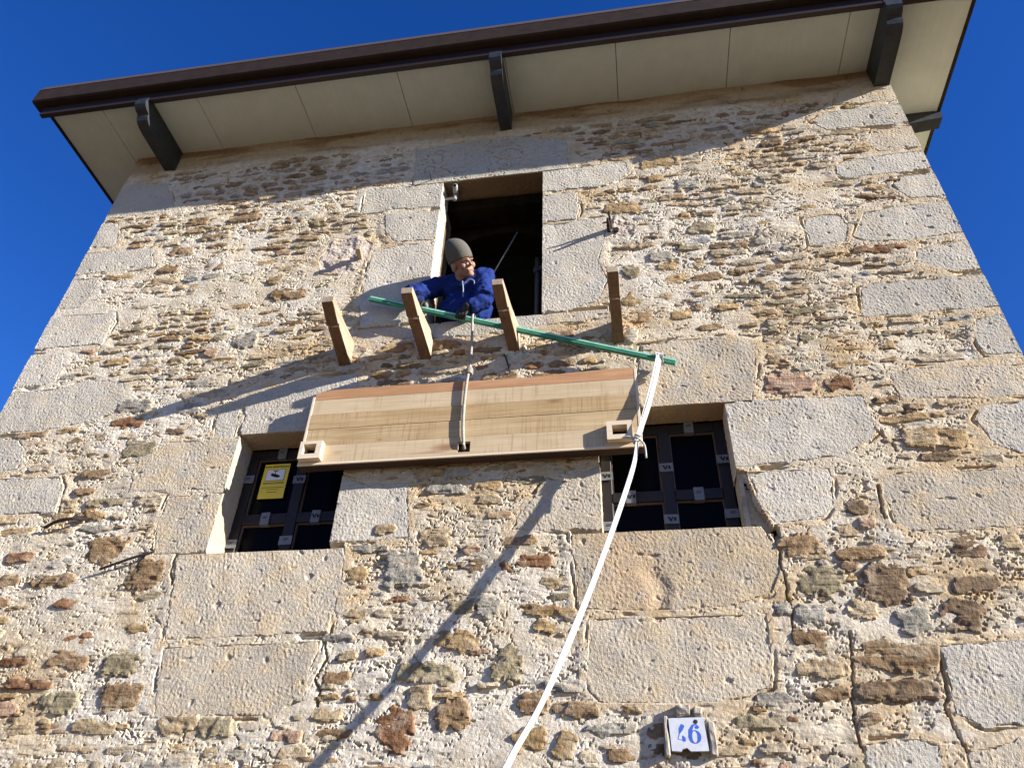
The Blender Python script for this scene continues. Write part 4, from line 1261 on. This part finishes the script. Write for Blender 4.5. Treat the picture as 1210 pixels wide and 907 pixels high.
# top strip with waney upper edge
bm = bmesh.new()
pts = [(BX0+e, 4.671)]
top_ = []
N = 40
for k in range(N+1):
    x = BX0+e + (BX1-BX0-2*e)*k/N
    zt = 4.745 + 0.006*math.sin(x*3.1+0.4) + 0.006*mnoise.noise(Vector((x*9, 0, 1))) + (0.012 if x > -0.6 else 0) * min(1, (x+0.6)/0.3 if x > -0.6 else 0)
    if x < BX0+0.12: zt -= (BX0+0.12-x)*0.18
    top_.append((x, zt))
prism(bm, [(BX0+e, 4.671), (BX1-e, 4.671)] + top_[::-1], 'y', BYF+0.0005, BYF+0.03)
bm_obj('waney_strip', bm, M_waney, bx)
M_darkboard = wood_mat('dark_bottom_board', (0.045, 0.030, 0.022), (0.075, 0.05, 0.035), axis=0)  # much darker than the edge strip in front of it
box_obj('bottom_board', BX0, BX1, BYF+0.010, BYB, BZ0, BZ0+e-0.001, M_darkboard, bx, 0.002)
box_obj('edge_strip', BX0, BX1, BYF-0.002, BYF+0.0095, BZ0+0.001, BZ0+e-0.001, M_planed, bx, 0.002)
box_obj('end_board', BX0, BX0+e-0.001, BYF-0.001, BYB, BZ0+e, 4.700, M_planed, bx, 0.002)
box_obj('end_board', BX1-e+0.001, BX1, BYF-0.001, BYB, BZ0+e, 4.752, M_planed, bx, 0.002)
box_obj('back_board', BX0+e, BX1-e, BYB-0.018, BYB-0.001, BZ0+e, 4.735, plain_mat('dark_back_board', (0.12, 0.08, 0.05), 0.8, 0.1), bx)
def socket(x0, x1, z0, z1, h, proud):
    """square sleeve round a hole, its four cheeks standing proud of the planks"""
    y0 = BYF-proud
    bm = bmesh.new()
    for (a, b, c, d) in ((x0, h[0]-0.003, z0, z1), (h[1]+0.003, x1, z0, z1), (h[0]-0.003, h[1]+0.003, z0, h[2]-0.003), (h[0]-0.003, h[1]+0.003, h[3]+0.003, z1)):
        bm2 = bm
        box(bm2, a, b, y0, BYF+0.004, c, d)
    bmesh.ops.remove_doubles(bm, verts=bm.verts, dist=0.0002)
    return bm_obj('socket_sleeve', bm, M_planed, bx)
socket(-2.062, -1.915, 4.178, 4.308, holes[0], 0.045)
socket(-0.098, 0.055, 4.186, 4.318, holes[2], 0.045)

# ------------------------------------------------------------------ green lath
g0, g1 = Vector((-1.815, 3.905, 5.622)), Vector((0.368, 3.930, 4.795))
gd = (g1-g0); gl = gd.length
gp = empty('green_lath', g0, 'long thin green painted lath slanting down from the man\'s hands', 'pole')
bm = bmesh.new()
rotM = Matrix.Rotation(math.atan2(-(g1.z-g0.z), g1.x-g0.x), 4, 'Y')
# an open U-section: a flat with two raised edges
for (ya, yb, za, zb) in ((-0.004, 0.016, -0.021, 0.019), (-0.016, -0.004, -0.021, -0.012)):
    bmesh.ops.create_cube(bm, size=1, matrix=Matrix.Translation((g0+g1)/2) @ rotM @ Matrix.Translation((0, (ya+yb)/2, (za+zb)/2)) @ Matrix.Diagonal((gl, yb-ya, zb-za, 1)))
bm_obj('lath_section', bm, M_green, gp)
bm = bmesh.new()
bmesh.ops.create_cube(bm, size=1, matrix=Matrix.Translation((g0+g1)/2) @ rotM @ Matrix.Translation((0, -0.009, 0.008)) @ Matrix.Diagonal((gl-0.004, 0.009, 0.015, 1)))
bm_obj('lath_rib', bm, M_mint, gp)

# ------------------------------------------------------------------ white webbing strap
sp = spline([(0.272, 3.885, 4.845), (0.232, 3.872, 4.66), (0.165, 3.855, 4.42), (0.085, 3.835, 4.17), (0.035, 3.80, 3.93), (-0.135, 3.70, 3.40), (-0.290, 3.58, 2.955), (-0.438, 3.48, 2.58), (-0.575, 3.395, 2.30), (-0.72, 3.29, 1.9), (-0.95, 3.12, 1.2), (-1.15, 2.95, 0.4), (-1.25, 2.85, 0.012)], 8)
st = empty('white_strap', (-1.25, 2.85, 0.0), 'white webbing strap hanging from the green lath\'s right end past the box', 'strap')
bm = bmesh.new()
ribbon(bm, sp, lambda t: 0.031+0.002*math.sin(t*40), 0.0045, Vector((0.72, 0.69, 0)), lambda t: 0.16*math.sin(t*17))
bm_obj('strap_band', bm, M_webbing, st)
bm = bmesh.new()
ribbon(bm, spline([(0.262, 3.878, 4.83), (0.205, 3.862, 4.60), (0.145, 3.848, 4.38), (0.085, 3.828, 4.17)], 6), 0.034, 0.004, Vector((1, 0, 0)), lambda t: -0.5)
bm_obj('strap_second_fold', bm, M_webbing, st)
bm = bmesh.new()
ribbon(bm, [Vector((0.272+0.045*math.cos(a)*0.2, 3.918+0.042*math.cos(a), 4.834+0.036*math.sin(a))) for a in [k*math.pi/8 for k in range(17)]], 0.045, 0.004, Vector((1, 0, -0.38)))
bm_obj('strap_loop', bm, M_webbing, st)
bm = bmesh.new()
for k, (dx, dz) in enumerate(((0, 0), (0.014, 0.02), (-0.012, -0.016))):
    tube(bm, [Vector((0.078+dx*0.7+0.019*math.cos(a), 3.835+0.019*math.sin(a), 4.165+dz+0.008*math.sin(2*a+k))) for a in [q*math.pi/6 for q in range(13)]], 0.006, 6)
tube(bm, spline([(0.06, 3.83, 4.17), (0.02, 3.845, 4.19), (-0.01, 3.862, 4.195)], 4), 0.009, 6)
tube(bm, spline([(0.085, 3.83, 4.17), (0.118, 3.82, 4.11), (0.122, 3.815, 4.02)], 5), 0.006, 6)
bm_obj('strap_knot', bm, M_webbing, st, True)

# ------------------------------------------------------------------ hoisting rope
hr = empty('hoisting_rope', (-0.99, 3.9, 4.23), 'pale braided rope from the box\'s middle hole up over the window sill', 'rope')
bm = bmesh.new()
tube(bm, spline([(-0.990, 3.93, 4.222), (-0.990, 3.884, 4.235), (-1.004, 3.878, 4.40), (-1.006, 3.878, 4.60), (-0.998, 3.876, 4.77), (-0.990, 3.885, 4.82)], 6), 0.0105, 8)
bm_obj('doubled_rope', bm, M_rope, hr, True)
bm = bmesh.new()
tube(bm, spline([(-0.990, 3.885, 4.82), (-0.992, 3.89, 5.0), (-1.000, 3.90, 5.20), (-1.012, 3.93, 5.385), (-1.02, 4.08, 5.425), (-1.03, 4.3, 5.42)], 6), 0.0095, 8)
bm_obj('single_rope', bm, M_rope, hr, True)
bm = bmesh.new()
for k in range(3):
    tube(bm, [Vector((-0.992+0.018*math.cos(a), 3.884+0.018*math.sin(a), 4.80+k*0.015)) for a in [q*math.pi/6 for q in range(13)]], 0.009, 6)
tube(bm, [(-1.0, 3.88, 4.80), (-1.035, 3.87, 4.785)], 0.008, 6)
bm_obj('rope_knot', bm, M_rope, hr, True)
th = empty('thin_line', (-1.0, 4.2, 5.85), 'thin pale line running up behind the man into the dark window', 'rope')
bm = bmesh.new(); tube(bm, [(-1.0, 4.15, 5.83), (-0.80, 4.43, 6.80)], 0.006, 6); bm_obj('line_strand', bm, M_rope, th, True)

# ------------------------------------------------------------------ steel prop inside the upper window
spz = empty('steel_prop', (-0.66, 4.75, 5.15), 'grey steel scaffold prop standing in the dark behind the upper window', 'prop')
bm = bmesh.new(); tube(bm, [(-0.66, 4.75, 5.15), (-0.66, 4.75, 7.9)], 0.026, 12); bm_obj('tube', bm, M_steel, spz, True)
for zz in (6.0, 6.62):
    bm = bmesh.new(); tube(bm, [(-0.66, 4.75, zz-0.03), (-0.66, 4.75, zz+0.03)], 0.042, 12); box(bm, -0.64, -0.56, 4.70, 4.73, zz-0.02, zz+0.02); bm_obj('coupler', bm, M_steel, spz)
bm = bmesh.new(); tube(bm, [(-1.2, 4.80, 6.05), (-0.45, 4.80, 6.07)], 0.02, 10); bm_obj('cross_tube', bm, M_steel, spz, True)

# ------------------------------------------------------------------ security camera on the left jamb
sc_ = empty('security_camera', (-1.39, 4.1, 6.935), 'small pale bullet camera on a bracket at the upper window\'s left jamb', 'camera')
bm = bmesh.new(); tube(bm, [(-1.40, 4.1, 6.937), (-1.30, 4.09, 6.93)], 0.012, 8); tube(bm, [(-1.30, 4.09, 6.905), (-1.30, 4.09, 6.96)], 0.016, 8); bm_obj('bracket_arm', bm, M_camwhite, sc_)
bm = bmesh.new(); tube(bm, [(-1.31, 4.16, 7.005), (-1.285, 4.0, 6.985)], [0.022, 0.022], 14); bm_obj('housing', bm, M_camwhite, sc_, True)
bm = bmesh.new(); tube(bm, [(-1.2852, 4.0, 6.985), (-1.2845, 3.997, 6.9845)], [0.015, 0.014], 12); bm_obj('lens', bm, M_glass, sc_)

# ------------------------------------------------------------------ the man leaning out of the upper window
man = empty('person', (-1.1, 4.12, 5.43), 'man in blue jacket and grey beanie leaning out over the sill with the green lath', 'person')
def remesh(o, vox, it=3, fac=0.5):
    m = o.modifiers.new('remesh', 'REMESH'); m.mode = 'VOXEL'; m.voxel_size = vox; m.use_smooth_shade = True
    s = o.modifiers.new('smooth', 'SMOOTH'); s.iterations = it; s.factor = fac
    return o

chin = Vector((-1.058, 3.925, 5.765)); crown = chin + Vector((-0.16, -0.68, 0.70))*0.30
zax = (crown-chin).normalized()
fwd = Vector((0.72, -0.50, -0.50)); yax = (fwd - zax*fwd.dot(zax)).normalized()
xax = yax.cross(zax)
HM = Matrix(((xax.x, yax.x, zax.x), (xax.y, yax.y, zax.y), (xax.z, yax.z, zax.z)))
HC = chin + zax*0.105 - yax*0.055          # head centre
def hp(x, y, z): return HC + HM @ Vector((x, y, z))
def hell(bm, c, r): ellipsoid(bm, hp(*c), r, HM)

# body: head, neck, trunk and arms as one surface; clothes go over it
SHR, SHL = Vector((-1.335, 4.035, 5.80)), Vector((-0.965, 4.02, 5.84))
ELR, ELL = Vector((-1.475, 3.915, 5.635)), Vector((-0.935, 3.905, 5.485))
WRR, WRL = Vector((-1.425, 3.875, 5.545)), Vector((-1.045, 3.872, 5.398))
bm = bmesh.new()
hell(bm, (0, -0.012, 0.035), (0.074, 0.092, 0.098))
hell(bm, (0, 0.022, -0.045), (0.058, 0.066, 0.062))
hell(bm, (0, 0.072, -0.088), (0.028, 0.022, 0.020))
for s in (-1, 1):
    hell(bm, (s*0.040, 0.060, -0.020), (0.026, 0.026, 0.026))
    hell(bm, (s*0.077, -0.008, -0.004), (0.010, 0.020, 0.032))
    capsule(bm, hp(s*0.046, 0.072, 0.026), hp(s*0.012, 0.086, 0.026), 0.011, 0.012, 8)
    hell(bm, (s*0.011, 0.096, -0.022), (0.008, 0.010, 0.008))
capsule(bm, hp(0, 0.082, 0.024), hp(0, 0.108, -0.018), 0.009, 0.0125, 10)
capsule(bm, hp(-0.022, 0.083, -0.050), hp(0.022, 0.083, -0.050), 0.006, 0.006, 8)
capsule(bm, hp(-0.018, 0.082, -0.062), hp(0.018, 0.082, -0.062), 0.007, 0.007, 8)
neck0 = hp(0, -0.03, -0.05); neck1 = Vector((-1.13, 4.04, 5.76))
capsule(bm, neck0, neck1, 0.056, 0.060, 14)
capsule(bm, neck1+Vector((0, 0.02, -0.06)), Vector((-1.11, 4.18, 5.45)), 0.06, 0.09, 14)
capsule(bm, SHR, ELR, 0.045, 0.038, 10); capsule(bm, ELR, WRR, 0.036, 0.028, 10)
capsule(bm, SHL, ELL, 0.045, 0.038, 10); capsule(bm, ELL, WRL, 0.036, 0.028, 10)
capsule(bm, neck1, SHR, 0.07, 0.05, 10); capsule(bm, neck1, SHL, 0.07, 0.05, 10)
body = remesh(bm_obj('body', bm, M_skin, man), 0.0045, 2, 0.4)
for s in (-1, 1):
    bm = bmesh.new(); ellipsoid(bm, hp(s*0.030, 0.0765, 0.006), (0.0115, 0.0075, 0.0045), HM, 12); bm_obj('eye', bm, plain_mat('eye_white', (0.25, 0.22, 0.2), 0.3), man, True)
    bm = bmesh.new(); ellipsoid(bm, hp(s*0.030, 0.082, 0.005), (0.0055, 0.003, 0.0055), HM, 10); bm_obj('iris', bm, M_brow, man, True)
    bm = bmesh.new(); capsule(bm, hp(s*0.046, 0.082, 0.030), hp(s*0.013, 0.095, 0.028), 0.0045, 0.005, 8); bm_obj('eyebrow', bm, M_brow, man, True)
bm = bmesh.new(); capsule(bm, hp(-0.019, 0.0885, -0.056), hp(0.019, 0.0885, -0.056), 0.0022, 0.0022, 6); bm_obj('mouth', bm, plain_mat('dark_lips', (0.2, 0.07, 0.06), 0.5), man, True)
bm = bmesh.new()
for s in (-1, 1): hell(bm, (s*0.072, -0.02, 0.008), (0.010, 0.030, 0.034))
hell(bm, (0, -0.075, -0.01), (0.055, 0.025, 0.05))
bm_obj('hair', bm, M_hair, man, True)
# beanie: rings from rim to a slack tip
bm = bmesh.new()
prof = [(0.014, 0.084, 0.099, 0.0), (0.030, 0.086, 0.101, 0.0), (0.060, 0.086, 0.102, -0.004), (0.095, 0.084, 0.098, -0.010), (0.130, 0.078, 0.089, -0.020), (0.162, 0.067, 0.074, -0.032), (0.180, 0.052, 0.056, -0.046), (0.193, 0.034, 0.037, -0.058), (0.198, 0.014, 0.016, -0.064)]
prev = None
for q, (z, rx, ry, yo) in enumerate(prof):
    tilt = 0.18*(1-q/8)
    cur = []
    for k in range(28):
        a = 2*math.pi*k/28
        f = 1+0.018*math.sin(a*5+q)*(q/8) 
        dent = 1-0.22*math.exp(-((a-3.6)**2)/0.25)*math.exp(-((q-6)**2)/1.2)
        x = rx*f*dent*math.cos(a); y = ry*f*dent*math.sin(a)
        cur.append(bm.verts.new(hp(x, y-0.012+yo, z + tilt*y*0.9 + 0.012)))
    if prev:
        for k in range(28): bm.faces.new((prev[k], prev[(k+1) % 28], cur[(k+1) % 28], cur[k]))
    prev = cur
bm.faces.new(prev)
hat = bm_obj('beanie', bm, M_hat, man, True)
sd_ = hat.modifiers.new('thick', 'SOLIDIFY'); sd_.thickness = 0.006; sd_.offset = 1
sb = hat.modifiers.new('sub', 'SUBSURF'); sb.levels = 1; sb.render_levels = 1

# jacket
bm = bmesh.new()
TR0, TR1, TR2 = Vector((-1.14, 4.055, 5.77)), Vector((-1.12, 4.10, 5.60)), Vector((-1.10, 4.19, 5.38))
ellipsoid(bm, TR0, (0.185, 0.115, 0.115))
ellipsoid(bm, TR1, (0.205, 0.135, 0.160))
ellipsoid(bm, (-1.10, 4.03, 5.52), (0.17, 0.10, 0.12))
ellipsoid(bm, TR2, (0.185, 0.130, 0.180))
capsule(bm, Vector((-1.13, 4.03, 5.80)), SHR, 0.088, 0.078, 12)
capsule(bm, Vector((-1.13, 4.03, 5.80)), SHL, 0.088, 0.082, 12)
capsule(bm, SHL+Vector((-0.06, 0.02, -0.05)), Vector((-1.0, 4.1, 5.55)), 0.09, 0.1, 12)
capsule(bm, SHR, ELR, 0.076, 0.066, 12); capsule(bm, ELR, WRR+(WRR-ELR)*-0.05, 0.064, 0.050, 12)
capsule(bm, SHL, ELL, 0.074, 0.070, 12); capsule(bm, ELL, WRL+(ELL-WRL)*0.30, 0.066, 0.056, 12)
# folds at elbow and chest
for c, d, r in ((ELL, Vector((0.05, -0.06, 0.03)), 0.018), (ELL+Vector((0, 0, 0.06)), Vector((0.05, -0.06, 0.0)), 0.016), (ELR, Vector((-0.05, -0.05, 0.0)), 0.016)):
    capsule(bm, c-d.cross(Vector((0, 0, 1))).normalized()*0.05+d*0.9, c+d.cross(Vector((0, 0, 1))).normalized()*0.05+d*0.9, r, r*0.8, 8)
# collar
nd = (neck0-neck1).normalized(); s1, s2 = frame_of(nd)
for k in range(14):
    a = 2*math.pi*k/14; a2 = 2*math.pi*(k+1)/14
    cc = neck1+nd*0.045
    capsule(bm, cc+s1*0.074*math.cos(a)+s2*0.074*math.sin(a), cc+s1*0.074*math.cos(a2)+s2*0.074*math.sin(a2), 0.020, 0.020, 8)
jk = remesh(bm_obj('jacket', bm, M_jacket, man), 0.009, 4, 0.5)
tex = bpy.data.textures.new('cloth_folds', 'CLOUDS'); tex.noise_scale = 0.06; tex.noise_depth = 2
dm = jk.modifiers.new('folds', 'DISPLACE'); dm.texture = tex; dm.strength = 0.038; dm.mid_level = 0.5
# chest zip and seams
bm = bmesh.new(); tube(bm, spline([(-1.115, 3.925, 5.73), (-1.105, 3.928, 5.66), (-1.10, 3.94, 5.58), (-1.09, 3.97, 5.48)], 5), 0.006, 6); bm_obj('zip', bm, M_seam, man, True)
bm = bmesh.new(); tube(bm, spline([(-1.10, 3.925, 5.70), (-1.06, 3.915, 5.725), (-1.025, 3.92, 5.715), (-1.02, 3.925, 5.68)], 5), 0.005, 6); bm_obj('jacket_seam', bm, M_seam, man, True)
# cuffs
for W0, E0, t in ((WRL, ELL, 0.22), (WRR, ELR, -0.05)):
    d = (E0-W0)
    bm = bmesh.new(); tube(bm, [W0+d*(t-0.20), W0+d*(t+0.14)], [0.043, 0.052], 14)
    bm_obj('cuff', bm, M_navy, man, True)
# trousers below the jacket, behind the sill
bm = bmesh.new()
ellipsoid(bm, (-1.09, 4.23, 5.30), (0.19, 0.14, 0.17))
capsule(bm, (-1.18, 4.24, 5.28), (-1.19, 4.42, 5.20), 0.095, 0.08, 12); capsule(bm, (-1.0, 4.24, 5.28), (-0.97, 4.42, 5.20), 0.095, 0.08, 12)
remesh(bm_obj('trousers', bm, M_jacket, man), 0.011, 3)
bm = bmesh.new(); tube(bm, [Vector((-1.095+0.192*math.cos(a), 4.205+0.138*math.sin(a), 5.455)) for a in [k*math.pi/12 for k in range(25)]], 0.012, 6, 1.0); bm_obj('belt', bm, M_glove, man)

# gloved hands closed on the lath
pd = gd.normalized()
nfr = Vector((0, -1, 0)); upv = Vector((-pd.z, 0, pd.x)); upv = upv if upv.z > 0 else -upv
def hand(t_along, wrist, sgn):
    """palm above and behind the lath, four fingers over the front and under it, thumb behind"""
    c = g0 + pd*t_along
    bm = bmesh.new()
    palm = c + upv*0.040 - nfr*0.004
    ellipsoid(bm, palm, (0.046, 0.030, 0.022), Matrix.Rotation(math.atan2(-pd.z, pd.x), 3, 'Y'))
    capsule(bm, palm, wrist+(wrist-palm)*0.15, 0.027, 0.037, 10)
    for i, (k, ln) in enumerate(((-1.5, 0.90), (-0.5, 1.0), (0.5, 0.97), (1.5, 0.82))):
        b = c + pd*(k*0.0215)
        p = [b + upv*0.046 + nfr*0.014, b + upv*(0.036) + nfr*0.038, b + upv*(0.036-0.044*ln) + nfr*0.036, b + upv*(0.012-0.044*ln) + nfr*0.014]
        for a, q, r0, r1 in ((p[0], p[1], 0.0118, 0.0112), (p[1], p[2], 0.0112, 0.0102), (p[2], p[3], 0.0102, 0.0088)):
            capsule(bm, a, q, r0, r1, 8)
    tb = palm + pd*sgn*0.036
    capsule(bm, tb, tb + pd*sgn*0.014 - nfr*0.026 - upv*0.030, 0.0135, 0.012, 8)
    capsule(bm, tb + pd*sgn*0.014 - nfr*0.026 - upv*0.030, tb + pd*sgn*0.002 - nfr*0.020 - upv*0.058, 0.012, 0.0095, 8)
    return remesh(bm_obj('glove', bm, M_glove, man), 0.0042, 2, 0.4)
hand((-1.085-g0.x)/pd.x, WRL, -1)
hand((-1.425-g0.x)/pd.x, WRR, 1)
